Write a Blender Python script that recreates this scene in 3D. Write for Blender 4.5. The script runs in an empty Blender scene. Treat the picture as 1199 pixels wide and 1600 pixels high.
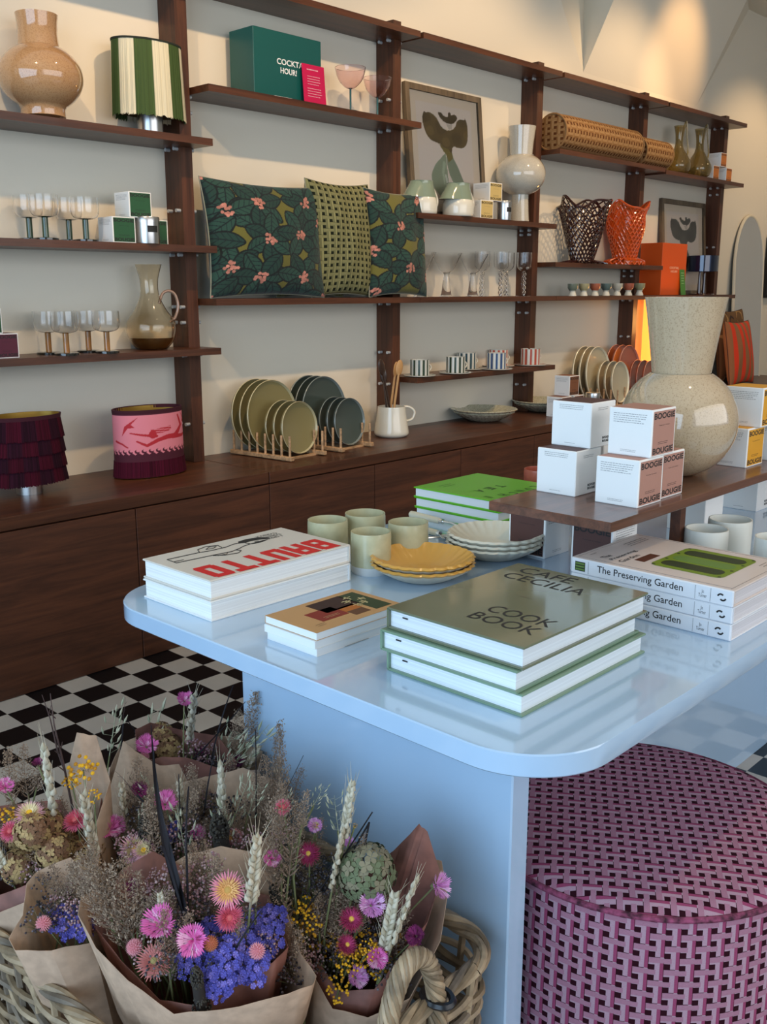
import bpy, math, random
import numpy as np
from mathutils import Vector, Matrix, Euler
PI = math.pi
S = bpy.context.scene
COL = S.collection
# ------------------------------------------------------------------ camera, world, exposure, lights
FPX, PITCH, YAW = 1530.0, math.radians(12.78), math.radians(46.64)
CAMP = np.array([0, 0, 1.2])
cd = bpy.data.cameras.new('camera'); cam = bpy.data.objects.new('camera', cd); COL.objects.link(cam)
cam.location = CAMP; cam.rotation_euler = (PI/2 - PITCH, 0, -YAW)
cd.sensor_fit = 'VERTICAL'; cd.sensor_height = 32; cd.lens = FPX/1600*32; cd.clip_start = .02; cd.clip_end = 100
S.camera = cam
S.view_settings.view_transform = 'Standard'; S.view_settings.look = 'None'; S.view_settings.gamma = 1
S.view_settings.use_curve_mapping = False
S.view_settings.exposure = 0.25
w = bpy.data.worlds.new('world'); S.world = w; w.use_nodes = True
w.node_tree.nodes['Background'].inputs[0].default_value = (.55, .72, 1, 1)
w.node_tree.nodes['Background'].inputs[1].default_value = .8
def area(name, loc, target, sx, sy, power, col):
    l = bpy.data.lights.new(name, 'AREA'); l.shape = 'RECTANGLE'; l.size = sx; l.size_y = sy; l.energy = power; l.color = col
    o = bpy.data.objects.new(name, l); COL.objects.link(o); o.location = loc
    o.rotation_euler = (Vector(target) - Vector(loc)).to_track_quat('-Z', 'Y').to_euler(); return o
def spot(name, loc, target, power, col, ang=70, blend=.5, rad=.02):
    l = bpy.data.lights.new(name, 'SPOT'); l.energy = power; l.color = col; l.spot_size = math.radians(ang); l.spot_blend = blend; l.shadow_soft_size = rad
    o = bpy.data.objects.new(name, l); COL.objects.link(o); o.location = loc
    o.rotation_euler = (Vector(target) - Vector(loc)).to_track_quat('-Z', 'Y').to_euler(); return o
DAY = (.54, .77, 1.0); WARM = (1.0, .68, .38)
area('window_daylight', (-2.1, .6, 1.45), (1.5, .7, .55), 4.4, 2.3, 95, DAY)
area('shopfront_daylight', (2.2, -2.5, 1.9), (2.4, 2, .9), 5.0, 2.0, 60, (1.0, .95, .88))
SPOTS = [((.6, 1.7, 3.0), (1.3, 3.17, 1.9), 62), ((2.2, 1.7, 3.0), (2.7, 3.17, 1.5), 62), ((3.9, 1.7, 3.0), (4.0, 3.17, 1.6), 62),
         ((5.6, 1.9, 3.0), (5.2, 3.17, 1.7), 62), ((5.95, 2.25, 3.0), (5.95, 3.1, 2.60), 34), ((7.3, 1.9, 3.0), (7.1, 3.17, 1.4), 50),
         ((1.6, .2, 3.1), (1.35, .85, .74), 30)]
for a, b, e in SPOTS:
    spot('ceiling_spot_beam', a, b, e, (1, .58, .25) if a[0] == 5.95 else WARM, 52 if a[0] == 5.95 else 75, .9 if a[0] == 5.95 else .6, .03)
# ------------------------------------------------------------------ pixel -> point helpers (points on real surfaces)
_cp, _sp = math.cos(PITCH), math.sin(PITCH)
FW = np.array([math.sin(YAW)*_cp, math.cos(YAW)*_cp, -_sp]); RT = np.array([math.cos(YAW), -math.sin(YAW), 0]); UP = np.cross(RT, FW)
def ray(x, y): return FW + RT*(x-599.5)/FPX + UP*(800-y)/FPX
def G(x, y, z): d = ray(x, y); return CAMP + d*(z-1.2)/d[2]
def GY(x, y, Y): d = ray(x, y); return CAMP + d*Y/d[1]
def GX(x, y, X): d = ray(x, y); return CAMP + d*X/d[0]
def zax(X, Y, y):
    a = (800-y)/FPX
    return 1.2 + (a*(X*FW[0]+Y*FW[1]) - (X*UP[0]+Y*UP[1]))/(UP[2]-a*FW[2])
def px(p): return float((np.array(p)-CAMP)@FW/FPX)          # metres per pixel at p
# ------------------------------------------------------------------ materials
MC = {}
def nt(m): return m.node_tree.nodes, m.node_tree.links
def M(name, col=(.5, .5, .5), rough=.5, metal=0, trans=0, ior=1.45, coat=0, noise=None, bump=None, emis=None, spec=.5, sheen=0, wood=None, attr=False):
    if name in MC: return MC[name]
    m = bpy.data.materials.new(name); m.use_nodes = True; N, L = nt(m); b = N['Principled BSDF']; MC[name] = m
    I = b.inputs
    I['Base Color'].default_value = (*col, 1); I['Roughness'].default_value = rough; I['Metallic'].default_value = metal
    I['Transmission Weight'].default_value = trans; I['IOR'].default_value = ior; I['Coat Weight'].default_value = coat
    I['Coat Roughness'].default_value = .06; I['Specular IOR Level'].default_value = spec; I['Sheen Weight'].default_value = sheen
    tc = N.new('ShaderNodeTexCoord')
    if noise or wood:
        mp = N.new('ShaderNodeMapping'); L.new(tc.outputs['Object'], mp.inputs[0])
        nz = N.new('ShaderNodeTexNoise'); L.new(mp.outputs[0], nz.inputs[0]); r = N.new('ShaderNodeValToRGB'); L.new(nz.outputs[0], r.inputs[0]); L.new(r.outputs[0], I['Base Color'])
        if wood:
            mp.inputs['Scale'].default_value = wood; nz.inputs['Scale'].default_value = 1; nz.inputs['Detail'].default_value = 9; nz.inputs['Roughness'].default_value = .72; nz.inputs['Distortion'].default_value = .6
            r.color_ramp.elements[0].position = .36; r.color_ramp.elements[1].position = .68
            r.color_ramp.elements[0].color = (*[c*.55 for c in col], 1); r.color_ramp.elements[1].color = (*[c*1.5 for c in col], 1)
            bp = N.new('ShaderNodeBump'); bp.inputs['Strength'].default_value = .12; bp.inputs['Distance'].default_value = .001; L.new(nz.outputs[0], bp.inputs['Height']); L.new(bp.outputs[0], I['Normal'])
        else:
            sc, amt = noise[:2]; nz.inputs['Scale'].default_value = sc; nz.inputs['Detail'].default_value = 6
            if len(noise) > 2: mp.inputs['Scale'].default_value = noise[2]
            r.color_ramp.elements[0].position = .35; r.color_ramp.elements[1].position = .65
            r.color_ramp.elements[0].color = (*[c*(1-amt) for c in col], 1); r.color_ramp.elements[1].color = (*[min(1, c*(1+amt)) for c in col], 1)
    if bump:
        n2 = N.new('ShaderNodeTexNoise'); n2.inputs['Scale'].default_value = bump[0]; n2.inputs['Detail'].default_value = 4; L.new(tc.outputs['Object'], n2.inputs[0])
        bp = N.new('ShaderNodeBump'); bp.inputs['Strength'].default_value = bump[1]; bp.inputs['Distance'].default_value = .002; L.new(n2.outputs[0], bp.inputs['Height']); L.new(bp.outputs[0], I['Normal'])
    if attr:
        a = N.new('ShaderNodeAttribute'); a.attribute_name = 'Col'; L.new(a.outputs['Color'], I['Base Color'])
    if emis: I['Emission Color'].default_value = (*emis[:3], 1); I['Emission Strength'].default_value = emis[3]
    return m
def weave(name, cw, ch, dark, light, sx, sy, bumpd=.004):
    # interlocking weave: sx columns, sy repeats; upright bars, cross bars and small dark holes
    if name in MC: return MC[name]
    m = M(name, light, .9, spec=.2); N, L = nt(m); b = N['Principled BSDF']; tc = N.new('ShaderNodeTexCoord')
    sep = N.new('ShaderNodeSeparateXYZ'); L.new(tc.outputs['UV'], sep.inputs[0])
    def mt(op, a, b_=None, c=None):
        n = N.new('ShaderNodeMath'); n.operation = op
        for i, v in enumerate((a, b_, c)):
            if v is None: continue
            if isinstance(v, (int, float)): n.inputs[i].default_value = v
            else: L.new(v, n.inputs[i])
        return n.outputs[0]
    U_ = mt('MULTIPLY', sep.outputs[0], sx); x = mt('FRACT', U_)
    y = mt('SUBTRACT', 1, mt('FRACT', mt('ADD', mt('MULTIPLY', sep.outputs[1], sy), mt('MULTIPLY', mt('FLOOR', U_), .5))))
    def rect(x0, x1, y0, y1):
        r = None
        for n_ in (mt('GREATER_THAN', x, x0) if x0 > 0 else None, mt('LESS_THAN', x, x1) if x1 < 1 else None, mt('GREATER_THAN', y, y0) if y0 > 0 else None, mt('LESS_THAN', y, y1) if y1 < 1 else None):
            if n_ is not None: r = n_ if r is None else mt('MULTIPLY', r, n_)
        return r
    hole = mt('MAXIMUM', mt('MAXIMUM', rect(.27, .67, .02, .26), rect(.27, .67, .57, .80)), mt('MAXIMUM', rect(.27, 1, .245, .27), rect(.235, .27, 0, .78)))
    vbar = mt('MAXIMUM', mt('MULTIPLY', rect(0, .25, 0, .75), 1.0), mt('MULTIPLY', mt('MAXIMUM', rect(.27, 1, .27, .50), rect(0, .75, .79, 1)), .45))
    m1 = N.new('ShaderNodeMix'); m1.data_type = 'RGBA'; L.new(vbar, m1.inputs[0]); m1.inputs[6].default_value = (*light, 1); m1.inputs[7].default_value = (*ch, 1)
    m2 = N.new('ShaderNodeMix'); m2.data_type = 'RGBA'; L.new(hole, m2.inputs[0]); L.new(m1.outputs[2], m2.inputs[6]); m2.inputs[7].default_value = (*dark, 1)
    nz = N.new('ShaderNodeTexNoise'); nz.inputs['Scale'].default_value = cw; L.new(tc.outputs['UV'], nz.inputs[0])
    m3 = N.new('ShaderNodeMix'); m3.data_type = 'RGBA'; m3.blend_type = 'MULTIPLY'; m3.inputs[0].default_value = .35; L.new(m2.outputs[2], m3.inputs[6]); L.new(nz.outputs[0], m3.inputs[7]); L.new(m3.outputs[2], b.inputs['Base Color'])
    h = mt('ADD', mt('SUBTRACT', 1, hole), mt('MULTIPLY', vbar, .25)); bp = N.new('ShaderNodeBump'); bp.inputs['Strength'].default_value = .8; bp.inputs['Distance'].default_value = bumpd
    L.new(h, bp.inputs['Height']); L.new(bp.outputs[0], b.inputs['Normal'])
    return m
WOODX = M('walnut_along', (.082, .027, .011), .40, wood=(1.6, 28, 38), coat=.10)
WOODZ = M('walnut_upright', (.080, .026, .011), .45, wood=(30, 30, 1.6), coat=.06)
WOODF = M('walnut_front', (.082, .026, .0105), .55, wood=(1.9, 20, 27))
WALL = M('wall_paint', (.75, .69, .57), .85, bump=(90, .12))
STEEL = M('brushed_steel', (.62, .62, .62), .28, 1)
DSTEEL = M('shelf_peg_steel', (.55, .58, .60), .4, .4)
GLASS = M('clear_glass', (1, 1, 1), .01, trans=1, ior=1.35)
WHITE = M('white_card', (.84, .84, .82), .55)
PAPER = M('page_edges', (.78, .79, .78), .8, noise=(1, .12, (3, 3, 700)))
BLACK = M('black_ink', (.012, .012, .012), .6)
GREY = M('grey_ink', (.25, .25, .25), .6)
TBL = M('pale_blue_lacquer', (.41, .57, .75), .15, coat=1)
CER = M('cream_glaze', (.72, .70, .60), .18, coat=.6)
KRAFT = M('kraft_paper', (.42, .285, .195), .8, noise=(60, .12), bump=(35, .25))
TISS = M('mauve_brown_tissue', (.20, .080, .060), .6, noise=(40, .2), bump=(25, .5))
# ------------------------------------------------------------------ mesh builder
class MB:
    def __init__(s): s.v = []; s.f = []; s.mi = []; s.cur = 0; s.uv = None
    def add(s, vs, fs):
        o = len(s.v); s.v += [tuple(map(float, p)) for p in vs]; s.f += [tuple(i+o for i in f) for f in fs]; s.mi += [s.cur]*len(fs); return s
    def box(s, c, d, rz=0, bev=0):
        x, y, z = [k/2 for k in d]; ca, sa = math.cos(rz), math.sin(rz)
        if bev:
            b = min(bev, x*.9, y*.9, z*.9); pts = []
            prof = [(-z, b), (-z+b, 0), (z-b, 0), (z, b)]
            rings = []
            for zz, ins in prof:
                r = []
                for (sx, sy) in ((-1, -1), (1, -1), (1, 1), (-1, 1)):
                    if sx*sy > 0: r += [(sx*(x-ins), sy*(y-b)), (sx*(x-b), sy*(y-ins))] if sx < 0 else [(sx*(x-ins), sy*(y-b)), (sx*(x-b), sy*(y-ins))]
                    else: r += [(sx*(x-b), sy*(y-ins)), (sx*(x-ins), sy*(y-b))] if sx > 0 else [(sx*(x-b), sy*(y-ins)), (sx*(x-ins), sy*(y-b))]
                rings.append([(px_, py_, zz) for px_, py_ in r])
            # order points by angle for a clean ring
            for r in rings:
                r.sort(key=lambda p: math.atan2(p[1]/y, p[0]/x))
            vs = [p for r in rings for p in r]; fs = []
            for k in range(3):
                for i in range(8):
                    j = (i+1) % 8; fs.append((k*8+i, k*8+j, k*8+8+j, k*8+8+i))
            fs.append(tuple(range(7, -1, -1))); fs.append(tuple(24+i for i in range(8)))
        else:
            vs = [(sx*x, sy*y, sz*z) for sz in (-1, 1) for sx, sy in ((-1, -1), (1, -1), (1, 1), (-1, 1))]
            fs = [(3, 2, 1, 0), (4, 5, 6, 7), (0, 1, 5, 4), (1, 2, 6, 5), (2, 3, 7, 6), (3, 0, 4, 7)]
        s.add([(c[0]+p[0]*ca-p[1]*sa, c[1]+p[0]*sa+p[1]*ca, c[2]+p[2]) for p in vs], fs); return s
    def prism(s, poly, z0, z1, ins=0):
        n = len(poly)
        if ins:
            cx = sum(p[0] for p in poly)/n; cy = sum(p[1] for p in poly)/n
            def sh(p):
                d = math.hypot(p[0]-cx, p[1]-cy); k = (d-ins)/d; return (cx+(p[0]-cx)*k, cy+(p[1]-cy)*k)
            P2 = [sh(p) for p in poly]; L_ = [(P2, z0), (poly, z0+ins), (poly, z1-ins), (P2, z1)]
        else: L_ = [(poly, z0), (poly, z1)]
        vs = [(p[0], p[1], z) for P_, z in L_ for p in P_]; fs = []
        for k in range(len(L_)-1):
            for i in range(n): j = (i+1) % n; fs.append((k*n+i, k*n+j, k*n+n+j, k*n+n+i))
        fs.append(tuple(range(n-1, -1, -1))); fs.append(tuple((len(L_)-1)*n+i for i in range(n)))
        return s.add(vs, fs)
    def lathe(s, prof, n=40, sy=1, c=(0, 0, 0), wob=None, close=False):
        vs = []; fs = []
        for k, (r, z) in enumerate(prof):
            for i in range(n):
                a = 2*PI*i/n; rr = r if not wob else wob(k, a, r)
                vs.append((c[0]+rr*math.cos(a), c[1]+rr*math.sin(a)*sy, c[2]+z))
        m = len(prof)
        for k in range(m-1 + (1 if close else 0)):
            k2 = (k+1) % m
            for i in range(n): j = (i+1) % n; fs.append((k*n+i, k*n+j, k2*n+j, k2*n+i))
        if not close:
            if prof[0][0] > 1e-6: fs.append(tuple(range(n-1, -1, -1)))
            if prof[-1][0] > 1e-6 and False: pass
        return s.add(vs, fs)
    def tube(s, pts, r, n=8, cap=True):
        pts = [Vector(p) for p in pts]; m = len(pts); rs = r if hasattr(r, '__len__') else [r]*m
        t = [(pts[min(i+1, m-1)]-pts[max(i-1, 0)]).normalized() for i in range(m)]
        ref = Vector((0, 0, 1)) if abs(t[0].z) < .9 else Vector((1, 0, 0)); nrm = t[0].cross(ref).normalized(); vs = []; fs = []
        for i in range(m):
            nrm = (nrm - t[i]*nrm.dot(t[i])).normalized(); bi = t[i].cross(nrm)
            for k in range(n):
                a = 2*PI*k/n; vs.append(pts[i]+(nrm*math.cos(a)+bi*math.sin(a))*rs[i])
        for i in range(m-1):
            for k in range(n): j = (k+1) % n; fs.append((i*n+k, i*n+j, i*n+n+j, i*n+n+k))
        if cap: fs.append(tuple(range(n-1, -1, -1))); fs.append(tuple((m-1)*n+k for k in range(n)))
        return s.add(vs, fs)
    def blob(s, c, r, n=8, m=5):
        r = r if hasattr(r, '__len__') else (r, r, r); vs = [(c[0], c[1], c[2]-r[2])]; fs = []
        for k in range(1, m):
            a = -PI/2+PI*k/m
            for i in range(n): b = 2*PI*i/n; vs.append((c[0]+r[0]*math.cos(a)*math.cos(b), c[1]+r[1]*math.cos(a)*math.sin(b), c[2]+r[2]*math.sin(a)))
        vs.append((c[0], c[1], c[2]+r[2])); e = len(vs)-1
        for i in range(n): j = (i+1) % n; fs.append((0, 1+j, 1+i)); fs.append((e, e-n+i, e-n+j))
        for k in range(m-2):
            for i in range(n): j = (i+1) % n; fs.append((1+k*n+i, 1+k*n+j, 1+k*n+n+j, 1+k*n+n+i))
        return s.add(vs, fs)
    def mesh(s, name, mats, smooth=False, sm_ang=None):
        me = bpy.data.meshes.new(name); me.from_pydata(s.v, [], s.f); 
        for m in (mats if isinstance(mats, (list, tuple)) else [mats]): me.materials.append(m)
        if isinstance(mats, (list, tuple)) and len(mats) > 1: me.polygons.foreach_set('material_index', s.mi)
        if smooth or sm_ang: me.polygons.foreach_set('use_smooth', [True]*len(me.polygons))
        me.update()
        if sm_ang: me.set_sharp_from_angle(angle=math.radians(sm_ang))
        return me
def link(name, me, parent=None, loc=(0, 0, 0), rot=(0, 0, 0), sc=None):
    o = bpy.data.objects.new(name, me); COL.objects.link(o); o.parent = parent; o.location = loc; o.rotation_euler = rot
    if sc is not None: o.scale = sc if hasattr(sc, '__len__') else (sc,)*3
    return o
def part(name, mb, mats, parent, smooth=True, ang=40, loc=(0, 0, 0), rot=(0, 0, 0)):
    return link(name, mb.mesh(name, mats, smooth, ang if smooth else None), parent, loc, rot)
def tag(o, label=None, cat=None, group=None, kind=None):
    for k, v in (('label', label), ('category', cat), ('group', group), ('kind', kind)):
        if v: o[k] = v
    return o
def thing(name, label, cat, loc, rz=0, group=None):
    o = bpy.data.objects.new(name, None); COL.objects.link(o); o.location = tuple(map(float, loc)); o.rotation_euler = (0, 0, rz); o.empty_display_size = .05
    return tag(o, label, cat, group)
def dup(root, loc, label, rz=None, sc=None, group=None):
    def cp(o, par):
        c = o.copy(); COL.objects.link(c); c.parent = par
        for ch in [k for k in KIDS(o)]: cp(ch, c)
        return c
    c = cp(root, None); c.location = tuple(map(float, loc)); c['label'] = label
    if rz is not None: c.rotation_euler = (0, 0, rz)
    if sc: c.scale = (sc,)*3
    if group: c['group'] = group
    return c
def KIDS(o): return [k for k in bpy.data.objects if k.parent == o]
TX = {}
def text(body, W, H, mat, parent, loc, rot, bold=0, name='lettering', shear=0):
    key = (body, bold, round(W, 4), round(H, 4), mat.name, shear)
    if key not in TX:
        cu = bpy.data.curves.new('t', 'FONT'); cu.body = body; cu.size = 1; cu.offset = bold; cu.extrude = 0; cu.align_x = 'CENTER'; cu.space_line = .85; cu.resolution_u = 3
        ob = bpy.data.objects.new('t', cu); COL.objects.link(ob); bpy.context.view_layer.update()
        me = bpy.data.meshes.new_from_object(ob.evaluated_get(bpy.context.evaluated_depsgraph_get())); bpy.data.objects.remove(ob)
        n = len(me.vertices); co = np.zeros(n*3); me.vertices.foreach_get('co', co); co = co.reshape(-1, 3)
        mn, mx = co.min(0), co.max(0); co = (co-(mn+mx)/2); d = mx-mn; co[:, 0] *= W/d[0]; co[:, 1] *= (H or W/d[0]*d[1])/d[1]; co[:, 2] = 0
        me.vertices.foreach_set('co', co.ravel()); me.materials.clear(); me.materials.append(mat); me.update(); me.name = 'lettering'; TX[key] = me
    return link(name, TX[key], parent, loc, rot)
def lines(parent, n, W, gap, th, loc, rot, mat=None, name='fine_print', ragged=.15, seed=1):
    rnd = random.Random(seed); b = MB()
    for i in range(n):
        k = W*(1-rnd.random()*ragged); y = -i*gap
        x = -W/2
        while x < -W/2+k-.002:                                  # broken into word-like dashes
            l = min(W*(.03+.07*rnd.random()), -W/2+k-x); b.add([(x, y, 0), (x+l, y, 0), (x+l, y+th, 0), (x, y+th, 0)], [(0, 1, 2, 3)]); x += l+W*.018
    return link(name, b.mesh(name, mat or GREY), parent, loc, rot)
RF = (PI/2, 0, 0); RL = (PI/2, 0, -PI/2)                        # text facing -Y / facing -X
def struct(o): o['kind'] = 'structure'; return o
def raster(name, fn, nu, nv, pos, mat, parent=None, closeu=False, smooth=True):
    """grid surface: pos(u,v)->xyz, fn(U,V)->rgb array; colour pattern stored on the surface"""
    us = np.linspace(0, 1, nu); vs = np.linspace(0, 1, nv); U, V = np.meshgrid(us, vs)
    P = np.stack(pos(U, V), -1).reshape(-1, 3); idx = np.arange(nu*nv).reshape(nv, nu)
    F = np.stack([idx[:-1, :-1], idx[:-1, 1:], idx[1:, 1:], idx[1:, :-1]], -1).reshape(-1, 4)
    me = bpy.data.meshes.new(name); me.from_pydata(P.tolist(), [], F.tolist()); me.materials.append(mat)
    at = me.color_attributes.new('Col', 'FLOAT_COLOR', 'POINT'); c = fn(U, V).reshape(-1, 3); at.data.foreach_set('color', np.hstack([c, np.ones((len(c), 1))]).ravel())
    uvl = me.uv_layers.new(name='UVMap'); li = np.zeros(len(me.loops), int); me.loops.foreach_get('vertex_index', li)
    uvl.data.foreach_set('uv', np.stack([U.ravel()[li], V.ravel()[li]], -1).ravel())
    if smooth: me.polygons.foreach_set('use_smooth', [True]*len(me.polygons))
    me.update(); return link(name, me, parent)
def inpoly(U, V, poly):
    r = np.zeros(U.shape, bool); n = len(poly)
    for i in range(n):
        x1, y1 = poly[i]; x2, y2 = poly[(i+1) % n]
        if y1 == y2: continue
        c = ((y1 > V) != (y2 > V)) & (U < (x2-x1)*(V-y1)/(y2-y1)+x1); r ^= c
    return r
def stroke(U, V, pts, w0, w1=None):
    r = np.zeros(U.shape, bool); w1 = w0 if w1 is None else w1; n = len(pts)-1
    for i in range(n):
        (x1, y1), (x2, y2) = pts[i], pts[i+1]; dx, dy = x2-x1, y2-y1; t = np.clip(((U-x1)*dx+(V-y1)*dy)/(dx*dx+dy*dy+1e-12), 0, 1)
        w_ = w0+(w1-w0)*(i+t)/n; r |= (U-x1-t*dx)**2+(V-y1-t*dy)**2 < w_**2
    return r
# ================================================================== THE ROOM
WY, SY, CZ = 3.17, 2.968, .555
def poly_obj(name, pts, mat, flip=False):
    b = MB(); b.add(pts, [tuple(range(len(pts)))[::-1] if flip else tuple(range(len(pts)))]); o = link(name, b.mesh(name, mat)); return struct(o)
fm = M('checker_tiles', (.5, .5, .5), .35, coat=.05); N, L = nt(fm)
tc = N.new('ShaderNodeTexCoord'); mp = N.new('ShaderNodeMapping'); L.new(tc.outputs['Object'], mp.inputs[0])
mp.inputs['Location'].default_value = (-1.48/.1035+40.0, -2.505/.1003+40, .5); mp.inputs['Scale'].default_value = (1/.1035, 1/.1003, 0)
ck = N.new('ShaderNodeTexChecker'); ck.inputs['Scale'].default_value = 1; L.new(mp.outputs[0], ck.inputs[0]); ck.inputs[1].default_value = (.004, .004, .005, 1); ck.inputs[2].default_value = (.62, .55, .47, 1)
nz = N.new('ShaderNodeTexNoise'); nz.inputs['Scale'].default_value = 4; L.new(tc.outputs['Object'], nz.inputs[0])
mx = N.new('ShaderNodeMix'); mx.data_type = 'RGBA'; mx.blend_type = 'MULTIPLY'; mx.inputs[0].default_value = .35; L.new(ck.outputs[0], mx.inputs[6]); L.new(nz.outputs[0], mx.inputs[7]); L.new(mx.outputs[2], N['Principled BSDF'].inputs['Base Color'])
b = MB(); b.box((3.2, .2, -.05), (11, 6.4, .1)); struct(part('floor', b, fm, None, False))
AP = np.array([4.955, WY, 2.365])                                # foot of the recess in the sloping ceiling
A1 = GY(858, -60, WY); V1 = GY(915, -140, WY+.42); B1 = GY(993, -80, WY-.10)
C0 = GY(1089, 165, WY); C1 = GY(1200, -68, WY-.32)
_C0 = np.array([C0[0], WY, 2.365]); _n = np.cross(B1-AP, _C0-AP); _d = ray(1200, -68); C1 = CAMP+_d*float(np.dot(AP-CAMP, _n)/np.dot(_d, _n))   # keeps the sloping plaster panel flat
b = MB()
b.add([(-2.2, WY, 0), (8.5, WY, 0), (8.5, WY, 2.365), (C0[0], WY, 2.365), AP, (-2.2, WY, 2.365)], [(0, 1, 2, 3, 4, 5)])
struct(part('wall_back', b, WALL, None, False)); b = MB()
b.add([(-2.2, WY, 2.365), AP, A1, (-2.2, WY, A1[2])], [(0, 1, 2, 3)])
b.add([(C0[0], WY, 2.365), (8.5, WY, 2.365), (8.5, WY, 3.06), (C0[0]+(7.05-C0[0])*.9, WY, 3.06)], [(0, 1, 2, 3)])
b.add([AP, (C0[0], WY, 2.365), C1, B1], [(0, 1, 2, 3)])
b.add([AP, V1, A1], [(0, 1, 2)]); b.add([AP, B1, V1], [(0, 1, 2)])
b.add([(C0[0], WY, 2.365), (C0[0]+(7.05-C0[0])*.9, WY, 3.06), C1], [(0, 1, 2)])
struct(part('ceiling', b, WALL, None, False))
poly_obj('ceiling', [(-2.2, -3, 3.6), (-2.2, 3.9, 3.6), (6.2, 3.9, 3.6), (6.2, -3, 3.6)], WALL)
b = MB(); b.add([(6.2, -3, 3.06), (8.5, -3, 3.06), (8.5, WY+.1, 3.06), (6.2, WY+.1, 3.06), (6.2, -3, 3.6), (6.2, WY+.1, 3.6)], [(0, 1, 2, 3), (0, 3, 5, 4)]); struct(part('ceiling', b, WALL, None, False))
poly_obj('wall_right', [(8.5, -3, 0), (8.5, WY, 0), (8.5, WY, 3.06), (8.5, -3, 3.06)], WALL)
# wall_left and wall_front carry the shop windows the daylight comes through
b = MB(); b.box((-2.25, .1, .12), (.1, 6.2, .24)); b.box((-2.25, .1, 3.2), (.1, 6.2, .9)); b.box((-2.25, 3.0, 1.5), (.1, .5, 2.6)); b.box((-2.25, -2.5, 1.5), (.1, 1.1, 2.6)); struct(part('wall_left', b, WALL, None, False))
b = MB(); b.box((3.1, -3.05, .35), (10.8, .1, .7)); b.box((3.1, -3.05, 3.3), (10.8, .1, .7)); b.box((7.0, -3.05, 1.8), (3, .1, 2.3)); b.box((-1.7, -3.05, 1.8), (1.0, .1, 2.3)); struct(part('wall_front', b, WALL, None, False))
FR = M('window_frame_paint', (.75, .75, .72), .5)
b = MB()
for y in (-1.95, -.7, .75, 2.1, 2.75): b.box((-2.2, y, 1.5), (.06, .05, 2.5))
for z in (.26, 2.0, 2.72): b.box((-2.2, .4, z), (.06, 4.8, .05))
struct(part('window_1', b, FR, None, False))
b = MB()
for x in (-1.2, .4, 2.1, 3.8, 5.5): b.box((x, -3.0, 1.8), (.05, .06, 2.3))
for z in (.72, 2.3, 2.94): b.box((2.1, -3.0, z), (6.8, .06, .05))
struct(part('window_2', b, FR, None, False))
# small ceiling spotlights (the lamps the warm beams come from)
sl = None
for i, (a, t_, e) in enumerate(SPOTS):
    d = (Vector(t_)-Vector(a)).normalized(); lab = 'white ceiling spotlight aimed at the %s' % ['left end of the shelves', 'cushion shelf', 'jug shelves', 'net vases', 'sloping plaster above the shelves', 'far wall by the mirror', 'blue table'][i]
    t = thing('ceiling_spotlight', lab, 'spotlight', (a[0], a[1], 3.6 if a[0] < 6.2 else 3.06))
    zz = a[2]-(3.6 if a[0] < 6.2 else 3.06)
    part('canopy', MB().lathe([(0, -.02), (.04, -.02), (.04, 0), (0, 0)], 16), WHITE, t)
    part('stem', MB().tube([(0, 0, 0), (0, 0, zz+.06)], .006), WHITE, t)
    q = d.to_track_quat('Z', 'Y').to_euler()
    part('lamp_head', MB().lathe([(.01, -.08), (.032, -.08), (.035, 0), (.03, 0), (.028, -.06), (.01, -.065)], 20), WHITE, t, loc=(-d.x*.015, -d.y*.015, zz-d.z*.015+.0), rot=q)
# ================================================================== SHELVING
POSTX = [1.12, 2.192, 3.31, 4.385, 5.462, 6.535]; PW = .05; PD = .1; PTOP = 2.318
ZT = 2.268
def spans(z): return z
# shelves: (x0, x1, z top, label)
SH = [(-.1, 2.25, 2.268, 'topmost walnut shelf of the left bay, cut by the top of the photo'), (2.262, 3.372, 2.268, 'topmost walnut shelf, above the teal box'),
      (3.392, 4.452, 2.268, 'topmost walnut shelf, above the large framed print'), (4.472, 5.562, 2.268, 'topmost walnut shelf, above the rolled bolsters'),
      (5.58, 6.64, 2.268, 'topmost walnut shelf, at the far right end'),
      (-.1, 2.26, 1.723, 'walnut shelf holding the amber vase and striped lamp'), (-.1, 2.262, 1.355, 'walnut shelf holding the green stemmed glasses'), (-.1, 2.264, .99, 'walnut shelf holding the smoky brown carafe'),
      (2.25, 3.382, 1.905, 'walnut shelf holding the teal box'), (2.25, 3.38, 1.168, 'walnut shelf holding the dark floral cushions'),
      (3.366, 4.45, 1.532, 'walnut shelf holding the green and white jugs'), (3.382, 4.47, 1.168, 'walnut shelf holding the twisted stem wine glasses'), (3.366, 4.485, .808, 'walnut shelf holding the striped cups'),
      (4.453, 5.572, 1.903, 'walnut shelf holding the rolled bolsters'), (4.453, 5.612, 1.342, 'walnut shelf holding the two net glass vases'), (4.472, 5.40, 1.168, 'walnut shelf holding the row of egg cups'),
      (5.58, 6.66, 1.893, 'walnut shelf holding the two olive glass jugs'), (5.402, 6.66, 1.168, 'walnut shelf holding the orange box and small print')]
TH = .024
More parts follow.
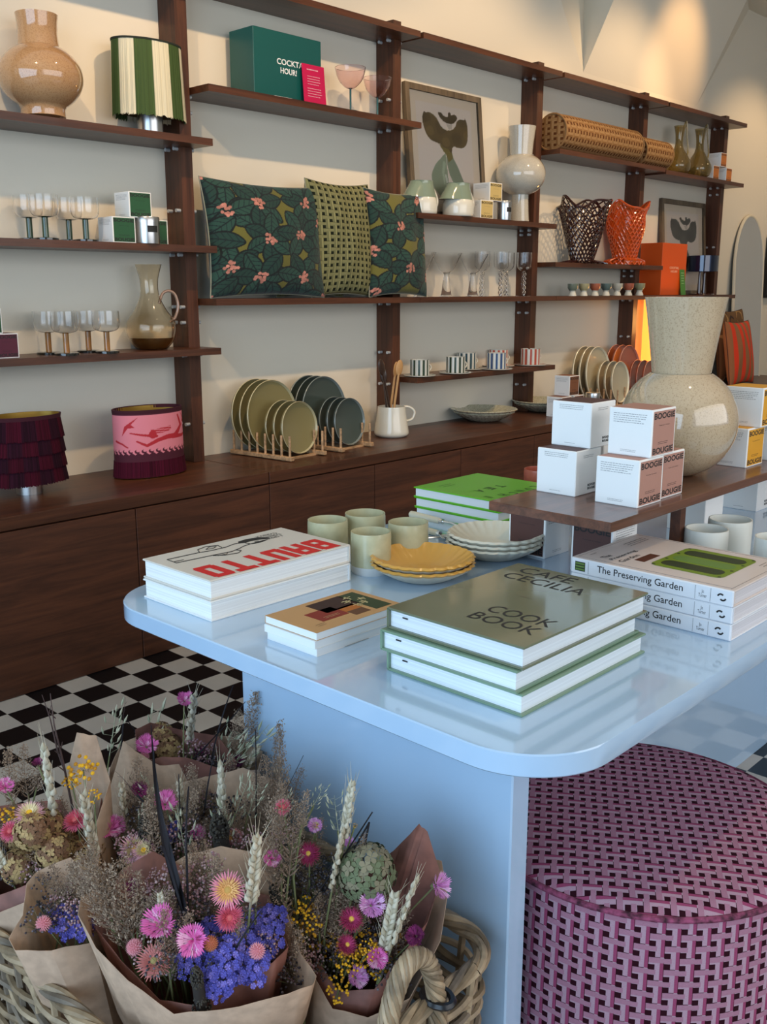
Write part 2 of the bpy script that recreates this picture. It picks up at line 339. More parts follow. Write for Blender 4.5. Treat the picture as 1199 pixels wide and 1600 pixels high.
for i, (x0, x1, z, lab) in enumerate(SH):
    poly = [(x0, SY), (x1, SY), (x1, WY-.002)]
    for xp in POSTX[::-1]:                                       # notches round the posts
        a, c = xp-.001, xp+PW+.001
        if a > x0+.01 and c < x1-.001: poly += [(c, WY-.002), (c, WY-PD-.002), (a, WY-PD-.002), (a, WY-.002)]
        elif abs(x0-xp-PW/2) < .05 and a < x0 < c: pass
    poly.append((x0, WY-.002))
    # drop duplicate corner cases where a post sits exactly at an end
    b = MB(); b.prism(poly, z-TH, z); part_ = part('shelf_board', b, WOODX, None, False); tag(part_, lab, 'shelf', 'walnut wall shelves')
pn = ['left edge of the photo', 'the pink swimmer lamp', 'the utensil jug', 'the twisted stem glasses', 'the orange net vase', 'the orange candle boxes']
spare = [2.0, 1.82, 1.6, 1.48, 1.28, 1.08, .92, .70]
for k, xp in enumerate(POSTX):
    t = thing('shelf_post', 'tall walnut shelving post beside %s' % pn[k] if k else 'tall walnut shelving post hidden past the left edge', 'post', (xp, WY-PD/2-.001, CZ+.001), 0, 'walnut shelving posts')
    b = MB(); b.box((PW/2, 0, (PTOP-CZ)/2), (PW, PD, PTOP-CZ)); part('upright', b, WOODZ, t, False)
    zl = sorted({round(s_[2]-TH-.007, 3) for s_ in SH if s_[0] < xp+.08 and s_[1] > xp+PW-.06} | {spare[(k*3+j*2) % 8] for j in range(4)})
    for z in zl:
        for y in (-.032, .018):
            b = MB(); b.tube([(-.018, y, z-CZ), (PW+.018, y, z-CZ)], .0065, 10); part('shelf_peg', b, DSTEEL, t)
# worktops and cabinets
for x0, x1, lab in [(-.6, 2.253, 'dark walnut worktop, left length under the two oval lamps'), (2.257, 4.49, 'dark walnut worktop, middle length under the plate racks'), (4.494, 7.6, 'dark walnut worktop, right length behind the speckled vase')]:
    b = MB(); b.box(((x0+x1)/2, (2.7+WY)/2-.001, CZ-.02), (x1-x0, WY-2.7-.002, .04), bev=.0015); tag(part('worktop', b, WOODX, None, False), lab, 'worktop')
seams = [-.6, .03, 1.13, 2.255, 3.361, 4.49, 5.6, 6.6, 7.6]
cl = ['partly outside the left edge', 'under the red fringed lamp', 'behind the blue table end', 'under the ochre plate rack', 'under the utensil jug', 'behind the white candle boxes', 'behind the speckled vase', 'at the far right by the mirror']
for k in range(len(seams)-1):
    x0, x1 = seams[k], seams[k+1]; t = thing('cabinet', 'low dark walnut cabinet unit %s' % cl[k], 'cabinet', ((x0+x1)/2, 2.95, 0), 0, 'low walnut cabinets')
    W = x1-x0; b = MB(); b.box((0, -.015, .257), (W-.002, .43, .512)); part('body', b, WOODF, t, False)
    for sgn in (-1, 1):
        b = MB(); b.box((sgn*W/4, -.2405, .256), (W/2-.0035, .019, .508), bev=.001); part('door', b, WOODF, t, False)
# ================================================================== THINGS ON THE SHELVES
def at(x, y, Y, z): return (float(GY(x, y, Y)[0]), Y, z)
def LP(loc, pts, rs=1):
    s_ = px((loc[0], loc[1], loc[2]+.08)); return [(r*s_*rs, float(zax(loc[0], loc[1], y))-loc[2]) for r, y in pts]
def vessel(prof, th):                                            # closed thin wall: up outside, down inside
    inner = []
    for i in range(len(prof)-1, -1, -1):
        r, z = prof[i]
        if r > th*1.5: inner.append((r-th, z+(th if i < 2 else 0) - (0 if i < len(prof)-1 else -.0)))
    return [(0, prof[0][1])]+prof+inner+[(0, inner[-1][1]+.0)]
def smooth_prof(p, n=5):                                         # Catmull-Rom through the outline points
    out = []
    for i in range(len(p)-1):
        a = p[max(i-1, 0)]; b_ = p[i]; c = p[i+1]; d = p[min(i+2, len(p)-1)]
        for k in range(n):
            t = k/n; out.append(tuple(.5*((2*b_[j])+(-a[j]+c[j])*t+(2*a[j]-5*b_[j]+4*c[j]-d[j])*t*t+(-a[j]+3*b_[j]-3*c[j]+d[j])*t**3) for j in (0, 1)))
    return out+[p[-1]]
def speck(name, c1, c2, sc=90, rough=.08, pos=.5):
    m = M(name, c1, rough, coat=1, noise=(sc, .2)); r = [n for n in m.node_tree.nodes if n.type == 'VALTORGB'][0]
    r.color_ramp.elements[0].color = (*c2, 1); r.color_ramp.elements[0].position = pos-.12; r.color_ramp.elements[1].color = (*c1, 1); r.color_ramp.elements[1].position = pos+.02; return m
AMBER = speck('amber_speckled_glass', (.50, .29, .14), (.41, .22, .10), 260)
# amber vase
L = at(68, 180, 3.065, 1.723)
t = thing('round_vase', 'large amber speckled glass vase with round belly and straight neck', 'vase', L)
body = [(34, 183), (33.5, 172), (35, 169)]
sph = [(63.8*math.sin(q), 121+55*math.cos(q)) for q in [.60+k*(2.64-.60)/12 for k in range(13)]]
pr = LP(L, body[:2])+smooth_prof(LP(L, sph), 3)
part('body', MB().lathe([(0, 0)]+pr, 56), AMBER, t, ang=60)
nk = LP(L, [(31, 73), (29.5, 55), (30, 38), (32, 23)])
part('neck', MB().lathe(nk+[(r-.006, z) for r, z in nk[::-1]]+[(0, nk[0][1]+.004)], 56), AMBER, t, ang=60)
# oval shade lamps
def oval_lamp(label, L, W, zb, zt, base_r, base_h, shade, flare=1.0, fringes=None, depth=.62, baseoff=0):
    t = thing('table_lamp', label, 'lamp', L)
    part('base', MB().lathe([(0, 0), (base_r, 0), (base_r, base_h), (base_r*.6, base_h+.004), (0, base_h+.004)], 40), STEEL, t)
    part('stem', MB().lathe([(0, base_h), (.008, base_h), (.008, zt-.02), (0, zt-.02)], 12), STEEL, t)
    return t
def oval(W, D, n, z0, z1, flare=1, nz=2, off=0):
    return lambda U, V: ((W/2*(1+(flare-1)*(1-V))+off)*np.cos(2*PI*U+PI*.0), (D/2*(1+(flare-1)*(1-V))+off)*np.sin(2*PI*U), z0+(z1-z0)*V)
ATT = M('printed_shade_fabric', rough=.8, attr=True); GOLD = M('gold_shade_lining', (.55, .36, .08), .3, .8)
DKV = M('dark_velvet_trim', (.015, .02, .014), .9); BURG = M('burgundy_trim', (.045, .004, .012), .85)
L = at(235, 196, 3.075, 1.723); sL = px((L[0], L[1], 1.85)); zb = zax(L[0], L[1], 184)-1.723; zt = zax(L[0], L[1], 68)-1.723; W = 2*59*sL; D = W*.55
WX = (GY(286, 100, 3.075)[0]-GY(174, 100, 3.075)[0])*.88
t = oval_lamp('green and cream striped fringe shade lamp on a steel base', L, W, zb, zt, 20*sL, zb+.005, None)
rng = np.random.RandomState(3)
def stripe(U, V):
    k = np.floor(U*12+.45).astype(int) % 2; j = rng.uniform(.78, 1.05, U.shape[1])[None, :]+0*U
    c = np.where(k[..., None] == 0, np.array([.045, .085, .018]), np.array([.72, .66, .47])); return c*j[..., None]
jj = rng.uniform(0, .0035, 420)
def shp(U, V):
    x, y, z = oval(WX, WX*.62, 0, zb, zt-.004, 1.06)(U, V); r = 1+jj[None, :]*V*0+(jj[None, :]*12*(1-V*.6)); return x*r, y*r, z-(1-V)*jj[None, :]*3
o = raster('fringe_shade', stripe, 420, 12, shp, ATT, t)
part('top_trim', MB().lathe([(WX/2+.004, zt-.006), (WX/2+.004, zt), (WX/2-.004, zt), (WX/2-.004, zt-.006)], 48, .62, close=True), DKV, t)
raster('shade_lining', lambda U, V: np.ones(U.shape+(3,))*.2, 48, 3, oval(WX*.96, WX*.60, 0, zb+.01, zt-.01, 1.05), M('dark_shade_lining', (.10, .06, .02), .7), t)
part('finial', MB().lathe([(0, zt-.01), (.009, zt-.01), (.009, zt+.010), (0, zt+.012)], 14), STEEL, t)
# goblets
def goblet_mesh(bowl, stemc, basec, s_): pass
def make_goblet(label, L, R, h, bowlh, stemr, baser, glass, stemm, basem, group, cat='glass', name='goblet', prof=None):
    t = thing(name, label, cat, L, 0, group)
    z0 = h-bowlh
    outer = prof or [(stemr*1.1, z0), (R*.70, z0+.005), (R*.93, z0+bowlh*.22), (R, z0+bowlh*.5), (R*.97, h)]
    outer = smooth_prof(outer, 3); part('bowl', MB().lathe(vessel(outer, .0016), 32), glass, t, ang=50)
    part('stem', MB().lathe([(0, .006), (stemr, .006), (stemr, z0+.0), (0, z0+.0)], 16), stemm, t)
    part('foot', MB().lathe([(0, 0), (baser, 0), (baser, .007), (baser*.85, .009), (0, .009)], 28), basem, t)
    return t
GG = M('dark_green_glass', (.02, .05, .015), .06, coat=.8); AG = M('amber_glass_rod', (.30, .13, .03), .08, coat=.8); BG = M('black_glass_foot', (.012, .012, .01), .08, coat=.8)
sG = px((1.5, 3.05, 1.42))
zz = 1.355; pts = [(47, 368, 3.10), (72, 371, 3.03), (109, 371, 3.10), (135, 372, 3.03)]
lb = ['leftmost, standing at the back', 'second from the left, at the front', 'third from the left, at the back', 'rightmost, at the front']
hG = zax(1.5, 3.03, 297)-zax(1.5, 3.03, 371)
g0 = None
for i, (x, y, Y) in enumerate(pts):
    L = at(x, y, Y, zz); lab = 'clear round bowl glass with dark green stem, '+lb[i]
    if not g0: g0 = make_goblet(lab, L, 23*sG, hG, hG*.50, 5.0*sG, 20*sG, GLASS, GG, BG, 'green stemmed glasses')
    else: dup(g0, L, lab)
zz = .99; pts = [(76.5, 547, 3.08), (104.5, 551, 3.0), (139, 545, 3.08), (168, 549, 3.0)]; g0 = None
lb = ['leftmost, at the back', 'second from the left, at the front', 'third from the left, at the back', 'nearest the carafe']
hG = zax(1.55, 3.0, 480)-zax(1.55, 3.0, 550)
for i, (x, y, Y) in enumerate(pts):
    L = at(x, y, Y, zz); lab = 'clear round bowl glass with amber brown stem, '+lb[i]
    if not g0: g0 = make_goblet(lab, L, 23*sG, hG, hG*.50, 5.0*sG, 20*sG, GLASS, AG, BG, 'amber stemmed glasses')
    else: dup(g0, L, lab)
# carafe
SMOKE = M('smoky_brown_glass', (.93, .86, .74), .02, trans=1, ior=1.12, coat=.6); SMK2 = M('dark_brown_glass', (.16, .075, .02), .04, coat=1, trans=.6, ior=1.2)
L = at(238, 543, 3.075, .99); t = thing('carafe', 'smoky brown glass carafe with long neck and loop handle', 'carafe', L)
o_ = smooth_prof(LP(L, [(24, 545), (34, 532), (38.5, 515), (36, 500), (25, 484), (15, 462), (14, 440), (17, 425), (20.5, 413)]), 4)
part('body', MB().lathe(vessel(o_, .002), 48, wob=None), SMOKE, t, ang=60)
lo = [p for p in o_ if p[1] < o_[0][1]+.048]; part('thick_tinted_base', MB().lathe([(0, .001)]+[(r-.004, z+.002) for r, z in lo]+[(0, lo[-1][1]+.001)], 48), SMK2, t)
s_ = px(L); h0 = zax(L[0], L[1], 466)-.99; h1 = zax(L[0], L[1], 498)-.99
hp = [(14*s_, 0, h0-.02), (20*s_, 0, h0+.015), (30*s_, 0, h0+.026), (40*s_, 0, h0+.012), (44*s_, 0, h0-.03), (38*s_, 0, h1+.002), (30*s_, 0, h1-.012)]
th_ = part('handle', MB().tube([(p[0], p[1], p[2]) for p in smooth_prof([(a[0], a[2]) for a in hp], 4) for p in [(p[0], 0, p[1])]], .0052, 10), M('smoky_glass_handle', (.30, .18, .12), .05, coat=1), t); th_.rotation_euler = (0, 0, -.35)
# ------------------------------------------------------------------ candle boxes and tins
def candle_box(label, loc, w, h, colname, col, scheme, rz=0, group=None, ink=BLACK, top=True):
    t = thing('candle_box', label, 'box', loc, rz, group); m = M(colname, col, .6)
    b = MB(); b.box((0, 0, h/2), (w, w, h), bev=.0012); part('carton', b, WHITE, t, False)
    e = .0006; pw, ph = w*.90, h*.92
    if scheme in 'FS':
        rot = RF if scheme == 'F' else RL
        off = (lambda d, z: (0, -w/2-d, z)) if scheme == 'F' else (lambda d, z: (-w/2-d, 0, z))
        b = MB(); b.box((0, -w/2-.0002, h/2) if scheme == 'F' else (-w/2-.0002, 0, h/2), (pw, .0006, ph) if scheme == 'F' else (.0006, pw, ph)); pl_ = part('printed_label', b, m, t, False)
        text('BOOGIE', pw*.96, h*.13, ink, pl_, off(e, h*.86), rot, .03); text('BOUGIE', pw*.96, h*.13, ink, pl_, off(e, h*.13), rot, .03)
        text('Tuberose & Amber', pw*.5, h*.022, ink, pl_, off(e, h*.66), rot, .0, name='fine_print'); lines(pl_, 2, pw*.5, h*.035, h*.010, off(e, h*.30), rot, ink)
        orot = RL if scheme == 'F' else RF; ooff = (lambda x, d, z: (-w/2-d, -x, z)) if scheme == 'F' else (lambda x, d, z: (x, -w/2-d, z))
        lines(t, 5, w*.78, h*.045, h*.011, ooff(0, .0003, h*.88), orot); lines(t, 2, w*.4, h*.03, h*.008, ooff(0, .0003, h*.12), orot)
    else:
        lines(t, 3, w*.62, h*.04, h*.010, (-w/2-.0003, 0, h*.92), RL); lines(t, 1, w*.3, h*.03, h*.008, (-w/2-.0003, 0, h*.08), RL)
        lines(t, 2, w*.45, h*.04, h*.010, (.0, -w/2-.0003, h*.87), RF)
        text('BOOGIE', w*.30, h*.055, ink, t, (.14*w, -w/2-.0003, h*.20), RF, .04); text('BOUGIE', w*.30, h*.055, ink, t, (.14*w, -w/2-.0003, h*.125), RF, .04)
    if top: b = MB(); b.box((0, 0, h+.0001), (w*.93, w*.93, .0006)); part('coloured_lid_panel', b, m, t, False)
    return t
def tin(label, loc, r, h, lab=True):
    t = thing('candle_tin', label, 'tin', loc)
    part('body', MB().lathe([(0, 0), (r*.96, 0), (r*.97, .002), (r*.97, h*.8), (0, h*.8)], 36), STEEL, t)
    part('lid', MB().lathe([(r, h*.8), (r, h*.97), (r*.97, h), (0, h)], 36), STEEL, t)
    a0 = -PI/2-.1; b = MB(); v = []
    for k in range(7):
        a = a0-.45+.9*k/6
        for z in (h*.42, h*.66): v.append((r*.985*math.cos(a), r*.985*math.sin(a), z))
    b.add(v, [(2*k, 2*k+2, 2*k+3, 2*k+1) for k in range(6)]); part('black_label', b, BLACK, t, False); return t
GRN = ('green_print', (.018, .09, .035))
def boxat(x0, x1, y, Y, z, h_top, label, cn, scheme, group, w=None, h=None):
    Xa = GY(x0, y, Y)[0]; Xb = GY(x1, y, Y)[0]; w = w or float(Xb-Xa); h = h or float(zax(Xa, Y, h_top)-zax(Xa, Y, y))
    return candle_box(label, ((Xa+Xb)/2, Y+w/2, z), w, h, cn[0], cn[1], scheme, 0, group), w, h
_, bw, bh = boxat(177, 213, 377, 2.985, 1.355, 336, 'green and white candle box, bottom left under the top box', GRN, 'F', 'green candle boxes')
boxat(229, 264, 379, 3.03, 1.355, 338, 'green and white candle box half hidden behind the round tin', GRN, 'F', 'green candle boxes', bw, bh)
boxat(202, 238, 334, 2.99, 1.3556+bh, 292, 'green and white candle box stacked on the lower two', GRN, 'F', 'green candle boxes', bw, bh)
L = at(231, 378, 2.998, 1.355); tin('silver candle tin in front of the green candle boxes', L, 19.5*px(L), zax(L[0], L[1], 337)-zax(L[0], L[1], 379))
_, bw2, bh2 = boxat(-5, 31, 559, 3.0, .99, 520, 'burgundy and white candle box beside the amber glasses', ('burgundy_print', (.09, .012, .03)), 'F', 'candle boxes at the left edge')
boxat(-32, 4, 519, 3.0, .9906+bh2, 482, 'white edged green candle box cut by the left edge of the photo', GRN, 'F', 'candle boxes at the left edge', bw2, bh2)
# counter lamps
def fringe_lamp():
    L = G(47, 770, CZ); L = (float(L[0]), 2.985, CZ); s_ = px((L[0], L[1], .7)); t = thing('table_lamp', 'dark red tiered fringe shade lamp on a short steel base', 'lamp', L)
    zt = zax(L[0], L[1], 648)-CZ; zb = zax(L[0], L[1], 744)-CZ; W = (GY(113, 690, 2.96)[0]-GY(-22, 690, 2.96)[0])*.83
    part('base', MB().lathe([(0, 0), (20*s_, 0), (20*s_, .040), (18*s_, .043), (0, .043)], 40), STEEL, t)
    part('stem', MB().lathe([(0, .04), (.012, .04), (.012, zt-.04), (0, zt-.04)], 14), BLACK, t)
    FR_ = M('burgundy_fringe', rough=.9, attr=True, spec=.2)
    rn = np.random.RandomState(5)
    for k in range(4):
        z1 = zt-.012-(zt-zb-.01)*k/4; z0 = z1-(zt-zb)/4-.012; j = rn.uniform(0, .006, 480); c = rn.uniform(.4, 1.1, 480)
        stp = (np.floor(np.arange(480)/30)+k) % 2
        def pos(U, V, z0=z0, z1=z1, j=j, k=k): x, y, z = oval(W*(1+.010*k), W*.60*(1+.010*k), 0, z0, z1, 1.075)(U, V); r = 1+j[None, :]*2.5*(1-V); return x*r, y*r, z-(1-V)*j[None, :]
        def colr(U, V, c=c, stp=stp): return (np.array([.058, .003, .013])*(1-stp)[:, None]+np.array([.028, .004, .013])*stp[:, None])[None]*c[None, :, None]*np.ones(U.shape+(1,))
        raster('fringe_tier', colr, 480, 4, pos, FR_, t)
    raster('gold_lining', lambda U, V: np.ones(U.shape+(3,)), 60, 4, oval(W*.97, W*.58, 0, zb+.02, zt, 1.0), GOLD, t)
    part('top_trim', MB().lathe([(W/2, zt-.014), (W/2+.003, zt), (W/2-.003, zt), (W/2-.003, zt-.014)], 60, .60, close=True), BURG, t)
fringe_lamp()
L = (float(G(242, 742, CZ)[0]), 2.985, CZ); s_ = px((L[0], L[1], .65)); t = thing('table_lamp', 'pink oval shade lamp printed with a red swimmer and birds', 'lamp', L)
zt = zax(L[0], L[1]-.05, 639)-CZ; zb = zax(L[0], L[1]-.05, 741)-CZ; W = (GY(296, 690, 2.97)[0]-GY(170, 690, 2.97)[0])*.80; hs = zt-zb
part('base', MB().lathe([(0, 0), (17*s_, 0), (17*s_, .012), (0, .014)], 40), STEEL, t)
part('stem', MB().lathe([(0, .01), (.010, .01), (.010, zt-.04), (0, zt-.04)], 14), STEEL, t)
def swim(U, V):
    # surface unrolled; x runs 0..1 over the visible half
    X = (U-.528)/.45; Y_ = V; c = np.ones(U.shape+(3,))*np.array([.72, .22, .27]); RD = np.array([.45, .018, .03]); BU = np.array([.065, .006, .018])
    wav = .30+.035*np.abs(np.sin(X*PI*14)); m = Y_ < wav-.03; c[m] = BU
    for k in range(-2, 18):
        cx = k/14+.02; m = ((X-cx)**2/.0007+(Y_-.33)**2/.0011 < 1) & ((X-cx-.008)**2/.0003+(Y_-.345)**2/.0005 > 1); c[m] = BU
    m = stroke(X, Y_, [(.24, .50), (.34, .42), (.45, .50), (.56, .54), (.66, .54)], .012, .045); c[m] = RD
    m = stroke(X, Y_, [(.66, .54), (.78, .70), (.72, .88)], .036, .013) | stroke(X, Y_, [(.64, .53), (.80, .52), (.99, .56)], .040, .010) | stroke(X, Y_, [(.43, .57), (.30, .60), (.17, .64)], .024, .010) | ((X-.40)**2/.0016+(Y_-.60)**2/.0045 < 1); c[m] = RD
    m = inpoly(X, Y_, [(.38, .68), (.60, .72), (.61, .66), (.55, .62), (.40, .61)]) & (np.sin(Y_*160+X*20) > -.5); c[m] = RD
    for bx, by, fl in ((.16, .78, 1), (.88, .80, -1)):
        m = inpoly(X, Y_, [(bx-.05*fl, by-.02), (bx+.10*fl, by+.12), (bx+.02*fl, by+.0), (bx+.06*fl, by-.05), (bx-.02*fl, by-.06), (bx-.10*fl, by-.20), (bx-.06*fl, by-.03)]); c[m] = RD
    m = stroke(X, Y_, [(-.04, .50), (.06, .46), (.13, .40)], .018, .01); c[m] = RD
    c[Y_ > .93] = BU; return c
raster('printed_shade', swim, 560, 150, lambda U, V: oval(W, W*.62, 0, zb+hs*.10, zt, 1.02)(U, V), ATT, t)
jf = np.random.RandomState(7).uniform(0, 1, 420)
raster('fringe_hem', lambda U, V: np.array([.055, .003, .013])[None, None]*(.5+jf[None, :, None])*np.ones(U.shape+(1,)), 420, 4, lambda U, V: (lambda q: (q[0]*(1+jf*.012*(1-V)), q[1]*(1+jf*.012*(1-V)), q[2]))(oval(W*1.03, W*.64, 0, zb, zb+hs*.24, 1.03)(U, V)), M('burgundy_fringe', attr=True), t)
raster('gold_lining', lambda U, V: np.ones(U.shape+(3,)), 60, 4, oval(W*.975, W*.60, 0, zb+.03, zt-.001, 1.0), GOLD, t)
part('top_trim', MB().lathe([(W/2+.001, zt-.010), (W/2+.002, zt+.002), (W/2-.004, zt+.002), (W/2-.004, zt-.010)], 60, .62, close=True), BURG, t)
# ------------------------------------------------------------------ bay with the teal box and cushions
TEAL = M('teal_card', (.004, .085, .075), .4, coat=.2)
Xa, Xb = GY(398, 150, 3.0)[0], GY(503, 165, 3.0)[0]; hT = zax(Xa, 3.0, 39)-1.905; dT = .14
t = thing('gift_box', 'dark teal gift box lettered COCKTAIL HOUR', 'box', ((Xa+Xb)/2, 3.0+dT/2, 1.905)); wT = Xb-Xa
b = MB(); b.box((0, 0, hT/2), (wT, dT, hT), bev=.002); part('carton', b, TEAL, t, False)
text('COCKTAIL', wT*.46, .021, WHITE, t, (.02, -dT/2-.0005, hT*.56), RF, .02); text('HOUR!', wT*.24, .021, WHITE, t, (.0, -dT/2-.0005, hT*.43), RF, .02)
b = MB(); b.box((-.03, -dT/2-.0005, .006), (.09, .0006, .004)); part('fine_print', b, WHITE, t, False)
PINK = M('magenta_card', (.55, .004, .07), .5)
L = at(493, 161, 2.975, 1.9055); hC = (zax(L[0], 2.975, 101)-1.9055); Wc = GY(509, 160, 2.975)[0]-GY(475, 160, 2.975)[0]
t = thing('recipe_card', 'bright magenta recipe card leaning on the teal box', 'card', L); t.rotation_euler = (-.09, 0, 0)
b = MB(); b.box((0, 0, hC/2), (Wc, .003, hC)); part('card', b, PINK, t, False)
WP = M('pale_pink_ink', (.8, .45, .5), .6); lines(t, 1, Wc*.6, .01, .004, (0, -.002, hC*.85), RF, WP, seed=2); lines(t, 4, Wc*.6, .0095, .0022, (0, -.002, hC*.68), RF, WP, seed=3); lines(t, 4, Wc*.65, .0095, .0022, (0, -.002, hC*.36), RF, WP, seed=4)
PG = M('pink_tinted_glass', (.93, .80, .83), .02, trans=1, ior=1.25, coat=.4); TS = M('teal_glass_stem', (.03, .11, .12), .05, coat=1)
L1_, L2_ = at(548, 170, 3.02, 1.905), at(590, 178, 3.06, 1.905); s_ = px((L1_[0], L1_[1], 2.0)); hq = zax(L1_[0], L1_[1], 105)-1.905-.003; bh_ = hq*.47
pf = [(.004, hq-bh_), (.35*24*s_, hq-bh_+.006), (.8*24*s_, hq-bh_*.55), (24*s_, hq-.002), (24*s_, hq)]
c0 = make_goblet('pink coupe glass with teal stem, nearer the magenta card', L1_, 24*s_, hq, bh_, .0042, .028, PG, TS, TS, 'pink coupe glasses', name='coupe_glass', prof=pf)
dup(c0, L2_, 'pink coupe glass with teal stem, in front of the shelving post', sc=.97)
# cushions
rc = random.Random(4)
FLW = [(-.80, .45), (-.28, .62), (.66, .70), (-.15, -.02), (.48, .08), (-.78, -.52), (-.30, -.72), (.46, -.70), (1.05, -.25), (-1.1, .0), (.1, 1.2), (.95, .35), (.1, -1.25), (-1.02, 1.05), (1.05, 1.0), (-1.05, -1.05), (1.0, -1.0)]
def floral(U, V, fl=FLW, asp=1.0, sc=1.0):
    x = (U*2-1)*asp*sc; y = (V*2-1)*sc; c = np.ones(U.shape+(3,))*np.array([.13, .12, .02]); r2 = random.Random(9)
    LF = np.array([.009, .040, .030]); LF2 = np.array([.015, .058, .042]); OL = np.array([.001, .006, .007])
    for cx, cy in fl:
        a0 = r2.random()*PI
        for k in range(6):
            a = a0+k*PI/3+r2.uniform(-.15, .15); L_ = r2.uniform(.46, .55); w_ = .155; dx, dy = x-cx, y-cy
            s1 = (dx*math.cos(a)+dy*math.sin(a))/L_; s2 = -dx*math.sin(a)+dy*math.cos(a); ww = w_*np.sin(PI*np.clip(s1, 0, 1))**.7
            ins = (s1 > .02) & (s1 < 1) & (np.abs(s2) < ww); inn = (s1 > .06) & (s1 < .93) & (np.abs(s2) < ww-.030)
            vein = (np.abs(s2) < .010) | (np.abs(((s1*6+np.abs(s2)*9) % 1)-.5) > .42)
            c[ins] = OL; c[inn] = LF if k % 2 else LF2; c[inn & vein] = OL*1.8
    for cx, cy in fl:
        for q in range(16):
            a = r2.random()*6.3; rr = r2.random()**.6*.10; m = (x-cx-rr*math.cos(a))**2+(y-cy-rr*math.sin(a))**2 < .026**2; c[m] = np.array([.50, .20, .15])*r2.uniform(.7, 1.2)
    return c
VELV = M('floral_velvet', rough=.85, attr=True, sheen=.15, bump=(160, .5)); PIPE = M('ivory_piping', (.26, .26, .19), .8); OLV = weave('olive_basket_weave', 400, (.30, .29, .13), (.012, .016, .008), (.17, .17, .08), 18, 9, .002)
DKG = M('dark_green_velvet', (.010, .035, .026), .9, bump=(120, .4))
def cushion(label, W, H, T, mat, fn, loc, lean, rz=0, n=110, group=None, piping=PIPE, puff=1.0, tagc=False):
    t = thing('cushion', label, 'cushion', loc, rz, group); t.rotation_euler = (-lean, 0, rz)
    rr = random.Random(hash(label) % 97)
    def edge(u, v):
        kx = 1-.07*(1-v*v)+.0; ky = 1-.07*(1-u*u); return u*W/2*kx, H/2+v*H/2*ky
    def shape(sgn):
        def pos(U, V):
            u, v = U*2-1, V*2-1; x, z = edge(u, v); th = T/2*((1-u**2)*(1-v**2)+1e-9)**.36*(1+.10*np.sin(3*u+1.7*v+2)*puff+.05*np.sin(9*u-4*v)); return x, sgn*th, z
        return pos
    raster('cover_front', fn or (lambda U, V: np.ones(U.shape+(3,))), n, n, shape(-1), mat, t)
    raster('cover_back', fn or (lambda U, V: np.ones(U.shape+(3,))), 40, 40, shape(1), mat, t)
    pts = []
    for k in range(4*24):
        q, f_ = divmod(k, 24); s_ = -1+2*f_/24; u, v = [(s_, -1), (1, s_), (-s_, 1), (-1, -s_)][q]; x, z = edge(u, v); pts.append((x, 0, z))
    pts.append(pts[0]); part('piping', MB().tube(pts, .0028, 6), piping, t)
    if tagc: b = MB(); b.box((W*.49, -.004, H*.10), (.022, .002, .028)); part('care_tag', b, PIPE, t, False)
    return t
Yc = 2.995; Xa, Xb = GY(334, 460, Yc)[0], GY(512, 468, Yc)[0]; H1 = zax(Xa, Yc, 276)-1.166
cushion('large dark green leaf cushion with pink blossoms, beside the tall post', Xb-Xa, H1*1.01, .155, VELV, floral, ((Xa+Xb)/2, Yc+.02, 1.170), .10, 0, 230)
Xa2, Xb2 = GY(408, 460, 3.10)[0], GY(585, 465, 3.10)[0]
cushion('olive woven cushion mostly hidden behind the large leaf cushion', .38, H1*.99, .06, OLV, None, (GY(495, 460, 3.11)[0]-.03, 3.115, 1.169), .03)
Xa, Xb = GY(503, 462, 3.0)[0], GY(588, 462, 3.0)[0]; H2 = zax(Xb, 3.0, 288)-1.166
cushion('olive woven cushion standing between two leaf cushions', (Xb-Xa)*1.12, H2, .13, weave('olive_basket_weave_front', 400, (.30, .29, .13), (.012, .016, .008), (.17, .17, .08), 12, 9, .002), None, ((Xa+Xb)/2-.012, 3.03, 1.1695), .06, 0, tagc=True)
cushion('dark green cushion corner peeping from behind the olive woven cushion', .30, H2*.97, .04, DKG, None, (GY(545, 462, 3.13)[0]+.02, 3.142, 1.169), .0)
Xa, Xb = GY(584, 463, 2.99)[0], GY(665, 463, 2.99)[0]; H3 = zax(Xb, 2.99, 302)-1.166
F3 = [(-.10, .32), (.45, .85), (.08, -.52), (-.62, .85), (-.62, -.15), (.62, .15), (.62, -.65), (-.55, -.95)]
cushion('small dark green leaf cushion in front of the middle post', (Xb-Xa)*1.10, H3, .125, VELV, lambda U, V: floral(U, V, F3, .62, 1.0), ((Xa+Xb)/2, 3.0, 1.170), .08, 0, 150)
